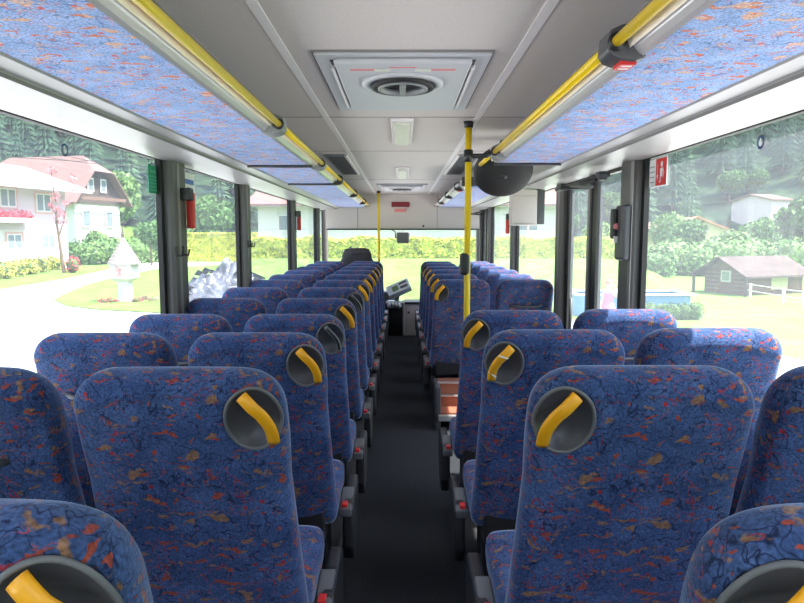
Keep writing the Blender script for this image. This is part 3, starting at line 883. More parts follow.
def terrain_mat(name, c0, c1, c2, sc=.25):
    m, nt, p = newmat(name)
    N, L = nt.nodes, nt.links
    tc = N.new('ShaderNodeTexCoord')
    n = N.new('ShaderNodeTexNoise'); n.inputs['Scale'].default_value = sc; n.inputs['Detail'].default_value = 8; n.inputs['Roughness'].default_value = .7
    L.new(tc.outputs['Object'], n.inputs['Vector'])
    r = N.new('ShaderNodeValToRGB'); e = r.color_ramp.elements
    e[0].position = .35; e[0].color = (*c0, 1); e[1].position = .65; e[1].color = (*c2, 1)
    q = e.new(.5); q.color = (*c1, 1)
    L.new(n.outputs['Fac'], r.inputs[0]); L.new(r.outputs[0], p.inputs['Base Color'])
    p.inputs['Roughness'].default_value = .95; p.inputs['Specular IOR Level'].default_value = .05
    return m
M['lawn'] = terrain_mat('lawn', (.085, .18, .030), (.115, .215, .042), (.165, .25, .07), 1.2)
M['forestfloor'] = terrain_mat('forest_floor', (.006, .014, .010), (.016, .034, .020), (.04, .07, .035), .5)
M['road'] = mat('pale_asphalt', (.52, .51, .50), .9, var=.06, vscale=3)
M['leafc'] = mat('conifer_needles', (.035, .075, .045), .8, var=.35, vscale=.6, spec=.1)
M['leafc2'] = mat('conifer_needles_light', (.06, .11, .06), .8, var=.35, vscale=.6, spec=.1)
M['leafd'] = mat('green_leaves', (.07, .15, .04), .7, var=.3, vscale=1.5, spec=.2)
M['leafl'] = mat('light_green_leaves', (.14, .24, .07), .7, var=.3, vscale=1.5, spec=.2)
M['leafy'] = mat('yellow_green_leaves', (.42, .46, .05), .7, var=.35, vscale=2.5, spec=.2)
M['leafy2'] = mat('golden_leaves', (.36, .34, .07), .7, var=.25, vscale=2.5, spec=.2)
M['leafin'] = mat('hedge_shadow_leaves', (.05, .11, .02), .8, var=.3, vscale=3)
M['bark'] = mat('bark', (.14, .09, .06), .9, var=.3)
M['flower'] = mat('red_flowers', (.5, .05, .08), .6, var=.3, vscale=6)
M['pinkfl'] = mat('pink_blossom', (.50, .17, .20), .6, var=.3, vscale=4)
M['wallw'] = mat('white_render', (.50, .49, .49), .8, var=.03)
M['wallp'] = mat('lilac_pink_render', (.46, .37, .43), .8, var=.03)
M['walls'] = mat('salmon_surround', (.48, .27, .25), .8)
M['wally'] = mat('cream_yellow_render', (.46, .42, .23), .8)
M['roofw'] = mat('pale_roof_sheet', (.45, .43, .43), .6, var=.05)
M['roofb'] = mat('pinkish_brown_tiles', (.19, .11, .10), .95, var=.2, vscale=9, spec=.1)
M['roofd'] = mat('brown_roof_sheet', (.085, .066, .062), .95, var=.2, vscale=3, spec=.05)
M['rooforange'] = mat('orange_verge', (.42, .17, .07), .7)
M['wood'] = mat('dark_timber', (.06, .04, .032), .8, var=.3, vscale=12)
M['woodm'] = mat('brown_timber', (.13, .07, .05), .8, var=.3, vscale=12)
M['pane'] = mat('house_window_glass', (.16, .19, .22), .1, spec=.8)
M['framew'] = mat('white_window_frame', (.55, .55, .55), .5)
M['stone'] = mat('pale_shingle', (.22, .18, .17), .8, var=.2, vscale=10)
M['foil'] = mat('grey_plastic_sheet', (.10, .105, .125), .35, metal=.3, var=.8, vscale=2.2)

# ground
xs = [-330, -250, -190, -150, -120, -100, -85, -70] + [-60 + 4 * k for k in range(10)] + [-20 + 1.25 * k for k in range(33)] + [24 + 4 * k for k in range(10)] + [70, 85, 100, 120, 150, 190, 250, 330]
ys = [-150, -110, -80, -50, -30, -15, 0, 8, 12, 15] + [17 + .9 * k for k in range(20)] + [37 + 3.5 * k for k in range(14)] + [94, 105, 120, 140, 165, 190, 220, 260, 310, 360]
vs = [(x, y, hgt(x, y)) for y in ys for x in xs]; nx = len(xs)
fs = []; mi = []
for j in range(len(ys) - 1):
    for i in range(nx - 1):
        fs.append((j * nx + i, j * nx + i + 1, (j + 1) * nx + i + 1, (j + 1) * nx + i))
        mi.append(1 if math.hypot((xs[i] + xs[i + 1]) / 2, (ys[j] + ys[j + 1]) / 2) > 98 else 0)
b = B(); b.add(vs, fs)
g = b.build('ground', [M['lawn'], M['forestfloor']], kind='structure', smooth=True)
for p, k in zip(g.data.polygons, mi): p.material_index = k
# pale driveway around the bus and along the lawn, laid on the grass
def slab(name, pts, z, m):
    b = B(); n = len(pts)
    vs = [(p[0], p[1], z) for p in pts]
    b.add(vs, [tuple(range(n))]); return b.build(name, m, kind='structure')
near = [(-60, -30), (8.2, -30), (8.2, 9.5), (7.2, 16.5), (4.5, 18.6), (-4, 19), (-5.2, 24), (-7.5, 60)] 
L1 = [G(px, py) for px, py in ((243, 257.5), (190, 259.5), (130, 265), (70, 278.5), (0, 290))]
slab('driveway', near + [(p.x, p.y) for p in L1] + [(-38, 22), (-60, 20)], GND + .02, M['road'])
isl = [G(px, py) for px, py in ((246, 263), (200, 266), (160, 269), (120, 276), (85, 286), (62, 296), (54, 301), (66, 307), (100, 311), (160, 314), (200, 315), (246, 313))]
slab('lawn_island', [(p.x, p.y) for p in isl], GND + .05, M['lawn'])

# leafy things --------------------------------------------------------
def leaves(b, c, r, n, size, seed, shell=.55, flat=0):
    rd = random.Random(seed); c = Vector(c)
    for _ in range(n):
        d = Vector((rd.gauss(0, 1), rd.gauss(0, 1), rd.gauss(0, 1))).normalized()
        k = shell + (1 - shell) * rd.random() ** .5
        lump = 1 + .22 * mnoise.noise(d * 2.3 + Vector((seed, 0, 0)))
        p = c + Vector((d.x * r[0], d.y * r[1], d.z * r[2])) * k * lump
        a = Vector((rd.gauss(0, 1), rd.gauss(0, 1), rd.gauss(0, 1))).normalized()
        nrm = (d * .8 + a * .8).normalized(); u = nrm.orthogonal().normalized(); w = nrm.cross(u)
        s = size * rd.uniform(.6, 1.3); th = rd.random() * 3.14
        u2 = u * math.cos(th) + w * math.sin(th); w2 = nrm.cross(u2)
        b.add([p - u2 * s, p + w2 * s * .5 + nrm * s * .1, p + u2 * s, p - w2 * s * .5 + nrm * s * .1], [(0, 1, 2, 3)])
def broadleaf(name, m, seed, h=6, rw=2.2, n=1500, size=.28, trunk=.3):
    root = bpy.data.objects.new(name, None); COL.objects.link(root)
    rd = random.Random(seed)
    b = B()
    for k in range(6):
        q = Vector((rd.uniform(-.5, .5) * rw, rd.uniform(-.5, .5) * rw, h * (trunk + (1 - trunk) * rd.uniform(.3, .75))))
        s = rw * rd.uniform(.5, .75)
        leaves(b, q, (s, s, s * .9), n // 6, size, seed * 7 + k)
    b.build('crown', m, root)
    t = B().tube([(0, 0, -.3), (.05, 0, h * .3), (0, .1, h * .62)], [.05 * rw + .05, .04 * rw + .03, .05], 8)
    for k in range(4):
        a = k * 1.7 + seed
        t.tube([(0, 0, h * (.28 + .07 * k)), (math.cos(a) * rw * .45, math.sin(a) * rw * .45, h * (.48 + .07 * k))], [.05, .02], 6)
    t.build('trunk', M['bark'], root)
    return root
def conifer(name, m, seed, h=14, rw=2.6, layers=13):
    root = bpy.data.objects.new(name, None); COL.objects.link(root)
    rd = random.Random(seed); b = B()
    for k in range(layers):
        q = k / layers; z = h * (.10 + .88 * q); r = rw * (1 - q) ** .85 + .15; n = 13
        apex = (0, 0, z + h * .12 * (1 - q * .5)); vs = [apex]
        for i in range(n * 2):
            a = 2 * math.pi * (i + rd.random() * .5) / (2 * n); rr = r * (rd.uniform(.8, 1.15) if i % 2 else rd.uniform(.45, .65))
            vs.append((math.cos(a) * rr, math.sin(a) * rr, z - (r * .28 if i % 2 else r * .05) * rd.uniform(.7, 1.3)))
        b.add(vs, [(0, i + 1, (i + 1) % (2 * n) + 1) for i in range(2 * n)])
    b.build('foliage', m, root)
    B().tube([(0, 0, -.5), (0, 0, h * .5), (0, 0, h * .97)], [.22, .13, .03], 7).build('trunk', M['bark'], root)
    return root
cp = [conifer('conifer_tree', M['leafc'], 3), conifer('conifer_tree', M['leafc2'], 8, 12, 2.9), conifer('conifer_tree', M['leafc'], 15, 17, 2.8, 15)]
first = [True] * 3
rd = random.Random(11)
cnt = 0
HG = 'conifers covering the hillside behind the houses'
tries = 0
spots = []
while cnt < 296 and tries < 30000:
    tries += 1
    side = rd.random()
    tn = rd.uniform(-.68, -.34) if side < .38 else (rd.uniform(.33, .68) if side < .88 else rd.uniform(-.34, .33))
    y = rd.uniform(84, 165)
    x = tn * y
    if math.hypot(x, y) < 100 or math.hypot(x - 51, y - 90) < 10: continue
    if any((x - a) ** 2 + (y - c) ** 2 < 22 for a, c in spots): continue
    spots.append((x, y)); k = rd.randrange(3)
    if first[k]: o = cp[k]; first[k] = False
    else: o = copytree(cp[k])
    o.location = (x, y, hgt(x, y) - .2); s = rd.uniform(.65, 1.0) * (1 + (y - 80) / 400)
    o.scale = (s, s, s); o.rotation_euler = (0, 0, rd.random() * 6)
    tag(o, 'dark green conifer standing on the wooded hillside', 'tree', HG); cnt += 1
bl = [broadleaf('leafy_tree', M['leafd'], 4, 8, 3.0, 1800, .42), broadleaf('leafy_tree', M['leafl'], 9, 7, 2.8, 1800, .40)]
fb = [True, True]
def putleaf(k, x, y, s, label, group=None, z=None):
    o = bl[k] if fb[k] else copytree(bl[k]); fb[k] = False
    o.location = (x, y, hgt(x, y) if z is None else z); o.scale = (s, s, s); o.rotation_euler = (0, 0, (x * 3.1) % 6)
    tag(o, label, 'tree', group); return o
def atpx(px, d): return ((px - 402) / F * d)
for i in range(26):
    tn = rd.uniform(-.68, -.12) if i % 2 else rd.uniform(.2, .70)
    y = rd.uniform(90, 100); putleaf(rd.randrange(2), tn * y, y, rd.uniform(.45, .75), 'lighter green leafy tree at the foot of the wooded hillside', 'leafy trees at the foot of the hillside')
putleaf(1, atpx(22, 66), 88, 1.45, 'bright green tree rising behind the pale roof of the pink house')
putleaf(0, atpx(152, 52), 52, .45, 'dark green rounded tree just left of the green window sticker')
putleaf(1, atpx(98, 60), 60, .42, 'light green tree before the dark gabled house')
putleaf(1, atpx(668, 52), 52, .62, 'light green tree left of the yellow house')
putleaf(0, atpx(687, 46), 46, .44, 'rounded green tree in front of the yellow house')
putleaf(1, atpx(735, 48), 48, .42, 'narrow light green tree right of the yellow house')
putleaf(1, atpx(756, 50), 50, .55, 'pale leafy tree behind the brown shed roof')
putleaf(0, atpx(802, 42), 42, .62, 'green tree by the right picture edge beyond the shed')
putleaf(0, atpx(205, 75), 80, .8, 'green tree seen right of the nearest left pillar')
putleaf(1, atpx(600, 60), 62, .55, 'light tree seen through the middle door glass')

def shrub(name, loc, r, m, n, size, seed, label, group=None, cat='shrub'):
    t = thing(name, loc, label, cat, group)
    b = B(t.location); c = Vector(loc) + Vector((0, 0, r[2] * .75))
    leaves(b, c, r, n, size, seed, .6); b.build('foliage', m, t)
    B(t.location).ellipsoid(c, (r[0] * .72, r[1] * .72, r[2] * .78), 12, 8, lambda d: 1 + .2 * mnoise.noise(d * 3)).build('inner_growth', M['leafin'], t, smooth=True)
    return t
# golden shrubs before the pink house
for k, px in enumerate((-12, 2, 15, 28, 41, 53)):
    q = G(px, 281 - k * 2.2); shrub('golden_shrub', (q.x, q.y, GND), (.75, .75, .58), M['leafy2'], 420, .11, 30 + k, 'low golden yellow shrub in the row before the pink house', 'golden shrubs before the pink house')
# green bushes between houses on left and behind right lawn
for k, (px, d, s, ml) in enumerate(((82, 56, 1.5, 'leafd'), (92, 54, 1.3, 'leafl'), (105, 55, 1.6, 'leafd'), (118, 58, 1.7, 'leafl'), (135, 56, 1.5, 'leafl'), (146, 60, 1.8, 'leafd'))):
    shrub('garden_bush', (atpx(px, d), d, GND), (s * 1.2, s, s * .8), M[ml], 500, .2, 50 + k, 'green garden bush on the lawn between the two left houses', 'garden bushes between the left houses')
for k in range(13):
    px = 652 + k * 12.5; d = 38 + (k * 37 % 7)
    shrub('garden_bush', (atpx(px, d), d, hgt(atpx(px, d), d)), (1.5, 1.2, .95 + .2 * (k % 3)), M['leafl' if k % 3 else 'leafd'], 520, .17, 80 + k, 'leafy bush in the row behind the brown shed', 'bushes in a row behind the shed')
# hedges
def hedge(name, xa, xb, y, z0, z1, w, n, size, seed, label):
    t = thing(name, ((xa + xb) / 2, y, z0), label, 'hedge'); o = t.location
    b = B(o); rd = random.Random(seed)
    for i in range(n):
        x = rd.uniform(xa, xb); q = rd.random()
        topz = z1 + .16 * mnoise.noise(Vector((x * .9, seed, 0)))
        if q < .5: p = Vector((x, y - w * (.9 + .12 * mnoise.noise(Vector((x * 2, rd.random() * 3, 0)))), rd.uniform(z0, topz)))
        else: p = Vector((x, y + rd.uniform(-w, w), topz + rd.uniform(-.05, .12)))
        nrm = Vector((rd.gauss(0, .6), -1 if q < .5 else rd.gauss(0, .6), rd.gauss(.3, .6) if q < .5 else 1)).normalized()
        u = nrm.orthogonal().normalized(); v = nrm.cross(u); th = rd.random() * 6.28; u2 = u * math.cos(th) + v * math.sin(th); v2 = nrm.cross(u2); s = size * rd.uniform(.6, 1.4)
        b.add([p - u2 * s, p + v2 * s * .55, p + u2 * s, p - v2 * s * .55], [(0, 1, 2, 3)])
    b.build('foliage', M['leafy'], t)
    k = int((xb - xa) / .6) + 1
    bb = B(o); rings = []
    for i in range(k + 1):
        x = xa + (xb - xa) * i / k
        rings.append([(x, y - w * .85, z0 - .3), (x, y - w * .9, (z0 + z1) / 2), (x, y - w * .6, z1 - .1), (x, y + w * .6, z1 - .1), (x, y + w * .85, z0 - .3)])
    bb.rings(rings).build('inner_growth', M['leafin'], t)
    return t
hedge('clipped_hedge', -7.2, 10.6, 28.6, .3, 1.32, .7, 15000, .10, 3, 'long bright yellow green hedge across the view ahead of the bus')
hedge('clipped_hedge', -20.5, -13.2, 60, GND, 1.6, 1.2, 7000, .20, 5, 'yellow green hedge beyond the road seen through the second left window')

# houses --------------------------------------------------------------
def house(name, A, u, lu, lv, ze, zr, wallm, roofm, label, z0=GND, split=None, wallm2=None, over=.6, hip=0.0, wins=(), gablem=None, frame='framew'):
    """A: nearest base corner; u: unit dir along the ridge; v is perpendicular (turned left). wins: (face 'u'|'v', s, z, w, h)"""
    u = Vector((u[0], u[1], 0)).normalized(); v = Vector((-u.y, u.x, 0)); A = Vector((A[0], A[1], 0))
    t = thing(name, (A.x, A.y, z0), label, 'house'); o = t.location
    def pt(a, c, z): q = A + u * a + v * c; return (q.x, q.y, z)
    def body(za, zb, m, nm='wall'):
        vs = [pt(a, c, z) for z in (za, zb) for a, c in ((0, 0), (lu, 0), (lu, lv), (0, lv))]
        return B(o).add(vs, [(0, 1, 5, 4), (1, 2, 6, 5), (2, 3, 7, 6), (3, 0, 4, 7), (4, 5, 6, 7), (3, 2, 1, 0)]).build(nm, m, t)
    if split: body(z0, split, M[wallm2], 'lower_wall'); body(split, ze, M[wallm], 'upper_wall')
    else: body(z0, ze, M[wallm])
    for a in (0, lu):
        kk = .45 if hip else 0.02
        B(o).add([pt(a, 0, ze), pt(a, lv, ze), pt(a, lv / 2 + lv * .5 * kk, zr - (zr - ze) * kk - .03), pt(a, lv / 2 - lv * .5 * kk, zr - (zr - ze) * kk - .03)], [(0, 1, 2, 3)]).build('gable', M[gablem or wallm], t)
    sl = (zr - ze) / (lv / 2); e = over; th = .18
    def roofside(c0, c1, za, zb):
        h = hip
        top0, top1 = -e + h, lu + e - h
        k = .45 if hip else 0
        cm, zm = c1 + (c0 - c1) * k * (lv * .5) / abs(c1 - c0), zb - (zr - ze) * k
        vs = [pt(-e, c0, za), pt(lu + e, c0, za), pt(lu + e, cm, zm), pt(top1, c1, zb), pt(top0, c1, zb), pt(-e, cm, zm)]
        vs += [(x, y, z + th) for x, y, z in vs]
        B(o).add(vs, [tuple(range(6)), tuple(range(11, 5, -1))] + [(i, i + 6, (i + 1) % 6 + 6, (i + 1) % 6) for i in range(6)]).build('roof_slope', M[roofm], t)
    roofside(-e, lv / 2, ze - sl * e, zr); roofside(lv + e, lv / 2, ze - sl * e, zr)
    if hip:
        for a0, a1 in ((-e, -e + hip), (lu + e, lu + e - hip)):
            k = .45
            B(o).add([pt(a0, lv / 2 - lv * .5 * k, zr - (zr - ze) * k + th), pt(a0, lv / 2 + lv * .5 * k, zr - (zr - ze) * k + th), pt(a1, lv / 2, zr + th)], [(0, 1, 2)]).build('hip_slope', M[roofm], t)
    for f, s, z, w, h in wins:
        d, nn = (u, -v) if f == 'u' else (v, -u)
        c = A + d * s + nn * .04
        def rect(w_, h_, e_): 
            q = c + nn * e_; return [(q.x - d.x * w_ / 2, q.y - d.y * w_ / 2, z - h_ / 2), (q.x + d.x * w_ / 2, q.y + d.y * w_ / 2, z - h_ / 2), (q.x + d.x * w_ / 2, q.y + d.y * w_ / 2, z + h_ / 2), (q.x - d.x * w_ / 2, q.y - d.y * w_ / 2, z + h_ / 2)]
        fr = B(o).add(rect(w, h, 0), [(0, 1, 2, 3)]).build('window', M['framew'], t)
        if frame != 'framew': B(o).add(rect(w + .35, h + .3, -.02), [(0, 1, 2, 3)]).build('surround', M[frame], fr)
        bb = B(o)
        for sx in (-1, 1):
            q = c + d * sx * w * .24 + nn * .02
            bb.add([(q.x - d.x * w * .19, q.y - d.y * w * .19, z - h * .42), (q.x + d.x * w * .19, q.y + d.y * w * .19, z - h * .42), (q.x + d.x * w * .19, q.y + d.y * w * .19, z + h * .42), (q.x - d.x * w * .19, q.y - d.y * w * .19, z + h * .42)], [(0, 1, 2, 3)])
        bb.build('pane', M['pane'], fr)
    return t
EY = EYE
# pink house: long side faces the drive.  base corner chosen far along, ridge runs with the drive
pu = Vector((24.95 - 28.0, 48.0 - 35.8, 0)) * 1
A0 = (-27.9, 36.0)
ud = Vector((2.95, 12.0, 0)).normalized()
lu = 12.35
def wpos(px):   # distance along the wall seen at pixel column px
    tn = (px - 402) / F
    return (tn * A0[1] - A0[0]) / (ud.x - tn * ud.y)
# ridge direction u, v = left of u -> away from the drive
wz = lambda px, py: EY + (235 - py) / F * (A0[1] + ud.y * wpos(px))
wl = []
for px, py, w, h in ((12, 198, 1.3, 1.25), (47, 203, 1.35, 1.3), (16, 241, 1.2, 1.0), (50, 241, 1.2, 1.0)):
    wl.append(('u', wpos(px), wz(px, py), w, h))
house('pink_house', A0, (ud.x, ud.y), lu, 9.5, EY + 3.55, EY + 5.1, 'wallp', 'roofw', 'two storey lilac pink house with pale roof at the left edge', split=EY + .35, wallm2='wallw', over=1.3, wins=wl, frame='walls')
s = wpos(10); q = Vector((A0[0], A0[1], 0)) + ud * s; nn = Vector((ud.y, -ud.x, 0))
t = thing('balcony_planter', (q.x, q.y, EY + 1.1), 'window box balcony filled with red flowers on the pink house', 'flower box'); o = t.location
c = q + nn * .45
bb = B(o); cc = [c - ud * 1.8 - nn * .3, c + ud * 1.4 - nn * .3, c + ud * 1.4 + nn * .3, c - ud * 1.8 + nn * .3]
bb.add([(p.x, p.y, z) for z in (EY + .85, EY + 1.15) for p in cc], [(0, 1, 2, 3), (4, 5, 6, 7), (0, 1, 5, 4), (1, 2, 6, 5), (2, 3, 7, 6), (3, 0, 4, 7)]).build('box', M['wallw'], t)
bb = B(o)
for k in range(7):
    p = c + ud * (-1.7 + k * .5); leaves(bb, (p.x, p.y, EY + 1.35), (.32, .3, .36), 90, .09, 200 + k, .3)
bb.build('flowers', M['flower'], t)
# brown roofed house
house('gabled_house', (-36.5, 72.0), (10, -2.2), 0.01, .01, 0, 0.1, 'wallw', 'roofb', 'x') if False else None
ub = Vector((-10, 2.2, 0)).normalized()
# u points away to the left; v must point to the far side, so start from the far left corner with u reversed
Lb = 13.5
Ab = Vector((-36.5, 72.0, 0)) + ub * Lb
t = house('gabled_house', (Ab.x, Ab.y), (-ub.x, -ub.y), Lb, 7.8, EY + 4.7, EY + 9.1, 'wallw', 'roofb', 'large chalet with pinkish brown roof and dark timber gable behind the pink house', over=1.1, hip=2.8, gablem='wood',
      wins=())
o = t.location
vb = Vector((-ub.y * -1, ub.x * -1, 0)); vb = Vector((2.2, 10, 0)).normalized(); nb = Vector((10, -2.2, 0)).normalized()
C0 = Vector((-36.5, 72, 0))
def fq(s0, s1, z0, z1, e, name, m, par=t):
    a, c = C0 + vb * s0 + nb * e, C0 + vb * s1 + nb * e
    return B(o).add([(a.x, a.y, z0), (c.x, c.y, z0), (c.x, c.y, z1), (a.x, a.y, z1)], [(0, 1, 2, 3)]).build(name, M[m], par)
fq(0, 7.8, EY + 3.6, EY + 4.75, .1, 'timber_band', 'wood')
fq(0, 7.8, EY + 4.0, EY + 4.4, 1.0, 'balcony_rail', 'woodm')
for s in (2.1, 4.3): 
    w = fq(s, s + 1.1, EY + 5.0, EY + 6.6, .15, 'window', 'framew'); fq(s + .2, s + .9, EY + 5.2, EY + 6.4, .2, 'pane', 'pane', w)
for s in (1.0, 5.0): 
    w = fq(s, s + 1.4, EY + .9, EY + 2.9, .15, 'window', 'framew'); fq(s + .2, s + 1.2, EY + 1.1, EY + 2.7, .2, 'pane', 'pane', w)
# yellow house right
dY = 58
house('yellow_house', (atpx(735, 56), 56), (.25, .97), 7, 6.5, EY + .1, EY + 1.5, 'wally', 'rooforange', 'cream yellow house with orange roof edge among the trees', z0=GND, over=.6, gablem='wally', wins=(('v', 2.8, EY + .55, 1.1, .5), ('v', 1.4, EY - .6, 1.2, .9)))
house('low_house', (atpx(652, 66), 66), (.95, .1), 4.5, 5, EY - .1, EY + 1.2, 'wally', 'roofb', 'low house with pinkish roof behind trees at right pillar', over=.5)
house('pale_house', (atpx(768, 86), 86), (.96, .27), 3.0, 7, EY + 4.7, EY + 5.5, 'wallp', 'roofb', 'pale pink tall house half hidden at the right picture edge', over=.3, wins=(('u', 1.5, EY + 2.5, .9, 1.3),))
# long white building ahead
bw = []
for k in range(6): bw.append(('u', 2.2 + k * 3.5, EY + .9, 1.5, 1.2))
house('white_building', (-10.5, 47), (1, .0), 22, 9, EY + 2.3, EY + 3.6, 'wallw', 'roofb', 'long white building beyond the yellow green hedge ahead', z0=GND, over=.8, wins=bw)
# brown shed
t = thing('garden_shed', (14.05, 26, GND), 'low brown timber shed with grey brown roof on the right lawn', 'shed'); o = t.location
A = Vector((14.05, 26, 0)); u = Vector((.92, .39, 0)); v = Vector((-.39, .92, 0)); Ls, Ws = 3.35, 2.1
zb, ze, zr = GND - .05, GND + .92, GND + 1.5
def pt(a, c, z, e=0): q = A + u * a + v * c; return (q.x, q.y, z)
B(o).add([pt(a, c, z) for z in (zb, ze) for a, c in ((0, .0), (Ls, 0), (Ls, Ws), (0, Ws))], [(0, 1, 5, 4), (1, 2, 6, 5), (2, 3, 7, 6), (3, 0, 4, 7), (4, 5, 6, 7)]).build('wall', M['woodm'], t)
B(o).add([pt(0, 0, ze), pt(0, Ws, ze), pt(0, Ws / 2, zr)], [(0, 1, 2)]).build('gable', M['woodm'], t)
for c0 in (-.35, Ws + .35):
    zz = ze - .35 * (zr - ze) / (Ws / 2)
    vs = [pt(-.5, c0, zz), pt(Ls + .3, c0, zz), pt(Ls + .3, Ws / 2, zr), pt(-.5, Ws / 2, zr)]
    vs += [(x, y, z + .07) for x, y, z in vs]
    B(o).add(vs, [(0, 1, 2, 3), (7, 6, 5, 4), (0, 4, 5, 1), (1, 5, 6, 2), (2, 6, 7, 3), (3, 7, 4, 0)]).build('roof_slope', M['roofd'], t)
w = B(o).add([pt(-.03, c, z) for c, z in ((.75, GND + .5), (1.25, GND + .5), (1.25, GND + .98), (.75, GND + .98))], [(0, 1, 2, 3)]).build('window', M['framew'], t)
B(o).add([pt(-.05, c, z) for c, z in ((.82, GND + .56), (1.18, GND + .56), (1.18, GND + .92), (.82, GND + .92))], [(0, 1, 2, 3)]).build('pane', M['pane'], w)
b = B(o)
for k in range(5):
    b.add([pt(-.03, c, GND + .18 + k * .17 + dz) for c, dz in ((.05, 0), (.68, 0), (.68, .03), (.05, .03))], [(0, 1, 2, 3)])
    b.add([pt(-.03, c, GND + .18 + k * .17 + dz) for c, dz in ((1.32, 0), (2.05, 0), (2.05, .03), (1.32, .03))], [(0, 1, 2, 3)])
b.build('wall_slats', M['stone'], t)
for c in (-.28, Ws + .2):
    x, y, _ = pt(-.42, c, 0); B(o).box((x - .05, y - .05, GND - .05), (x + .05, y + .05, ze - .1)).build('porch_post', M['wood'], t)
B(o).add([pt(1.4, -.02, GND + .2), pt(2.4, -.02, GND + .2), pt(2.4, -.02, GND + .9), pt(1.4, -.02, GND + .9)], [(0, 1, 2, 3)]).build('door', M['wally'], t)
# rail fence
t = thing('rail_fence', (14, 24.5, GND), 'thin grey rail fence before the brown shed', 'fence'); o = t.location
fp = [G(735, 291), G(750, 297), G(783, 303), G(803, 306)]
for q in fp: B(o).box((q.x - .04, q.y - .04, GND - .05), (q.x + .04, q.y + .04, GND + .55)).build('post', M['framew'], t)
for h in (.25, .5): B(o).tube([(q.x, q.y, GND + h) for q in fp], .018, 6).build('rail', M['framew'], t)
# above-ground pool
t = thing('blue_pool', (7.05, 20, GND), 'low blue walled garden pool with white rim on the right lawn', 'pool'); o = t.location
def rr(x0, x1, y0, y1, r, z, n=6):
    out = []
    for cx, cy, a0 in ((x1 - r, y1 - r, 0), (x0 + r, y1 - r, 90), (x0 + r, y0 + r, 180), (x1 - r, y0 + r, 270)):
        for k in range(n + 1): a = R(a0 + 90 * k / n); out.append((cx + math.cos(a) * r, cy + math.sin(a) * r, z))
    return out
B(o).rings([rr(5.3, 8.85, 19.3, 20.8, .3, GND), rr(5.3, 8.85, 19.3, 20.8, .3, -.26)], caps=False).build('wall', mat('blue_pool_wall', (.10, .26, .48), .5), t)
for a_, b_ in (((5.24, 19.24), (5.4, 20.86)), ((8.75, 19.24), (8.91, 20.86)), ((5.4, 19.24), (8.75, 19.4)), ((5.4, 20.7), (8.75, 20.86))):
    B(o).box((a_[0], a_[1], -.265), (b_[0], b_[1], -.215)).build('rim', M['framew'], t)
B(o).add(rr(5.35, 8.8, 19.35, 20.75, .3, -.34), [tuple(range(28))]).build('water', mat('pool_water', (.05, .25, .35), .05), t)
for k, (px, py) in enumerate(((652, 304), (663, 304), (674, 305), (686, 306), (696, 308))):
    q = Vector((atpx(px, 18.6), 18.6, 0)); shrub('low_plant', (q.x, q.y, GND), (.28, .25, .30), M['leafd'], 200, .05, 150 + k, 'small dark green plant beside the blue pool', 'small plants beside the blue pool')
# wayside shrine
sx, sy = -10.15, 23.4
t = thing('wayside_shrine', (sx, sy, GND), 'white wayside shrine with stepped conical roof on the lawn island', 'shrine'); o = t.location
def sq(h, z): return [(sx - h, sy - h, z), (sx + h, sy - h, z), (sx + h, sy + h, z), (sx - h, sy + h, z)]
B(o).rings([sq(.26, GND), sq(.26, GND + .12), sq(.20, GND + .16), sq(.20, GND + .80)]).build('pillar', M['wallw'], t, bevel=.01)
bx_ = B(o).rings([sq(.24, GND + .78), sq(.38, GND + .90), sq(.38, GND + 1.42)]).build('shrine_box', M['wallw'], t)
B(o).box((sx - .2, sy - .39, GND + .98), (sx + .2, sy - .375, GND + 1.34)).build('picture', mat('shrine_picture', (.62, .45, .42), .7, var=.5, vscale=9), bx_)
B(o).tube([(sx - .02, sy - .395, GND + 1.0), (sx - .02, sy - .395, GND + 1.22)], [.06, .04], 8).ellipsoid((sx - .02, sy - .395, GND + 1.26), (.035, .02, .04), 8, 6).build('painted_figure', M['redp'], bx_)
b = B(o); z = GND + 1.40; r = .58
for k in range(8):
    r2 = .58 * (1 - k / 8.3) ; r3 = r2 - .06
    b.rings([[(sx + math.cos(a) * rr_, sy + math.sin(a) * rr_, zz) for a in [2 * math.pi * i / 24 for i in range(24)]] for rr_, zz in ((r2 * .9, z), (r2, z + .01), (r2 - .03, z + .11), (r3, z + .125))])
    z += .12
b.build('stepped_roof', M['stone'], t)
B(o).tube([(sx, sy, z), (sx, sy, z + .42)], [.045, .012], 8).ellipsoid((sx, sy, z + .12), (.06, .06, .06), 10, 8).build('spire', M['wood'], t)
for k, (px, py) in enumerate(((104, 304), (112, 303.5), (137, 303), (146, 301), (153, 303))):
    q = G(px, py); shrub('flower_clump', (q.x, q.y, GND), (.24, .2, .13), M['flower' if k < 3 else 'pinkfl'], 120, .035, 170 + k, 'small clump of red and pink flowers at the foot of shrine', 'flower clumps at the foot of the shrine', 'flowers')
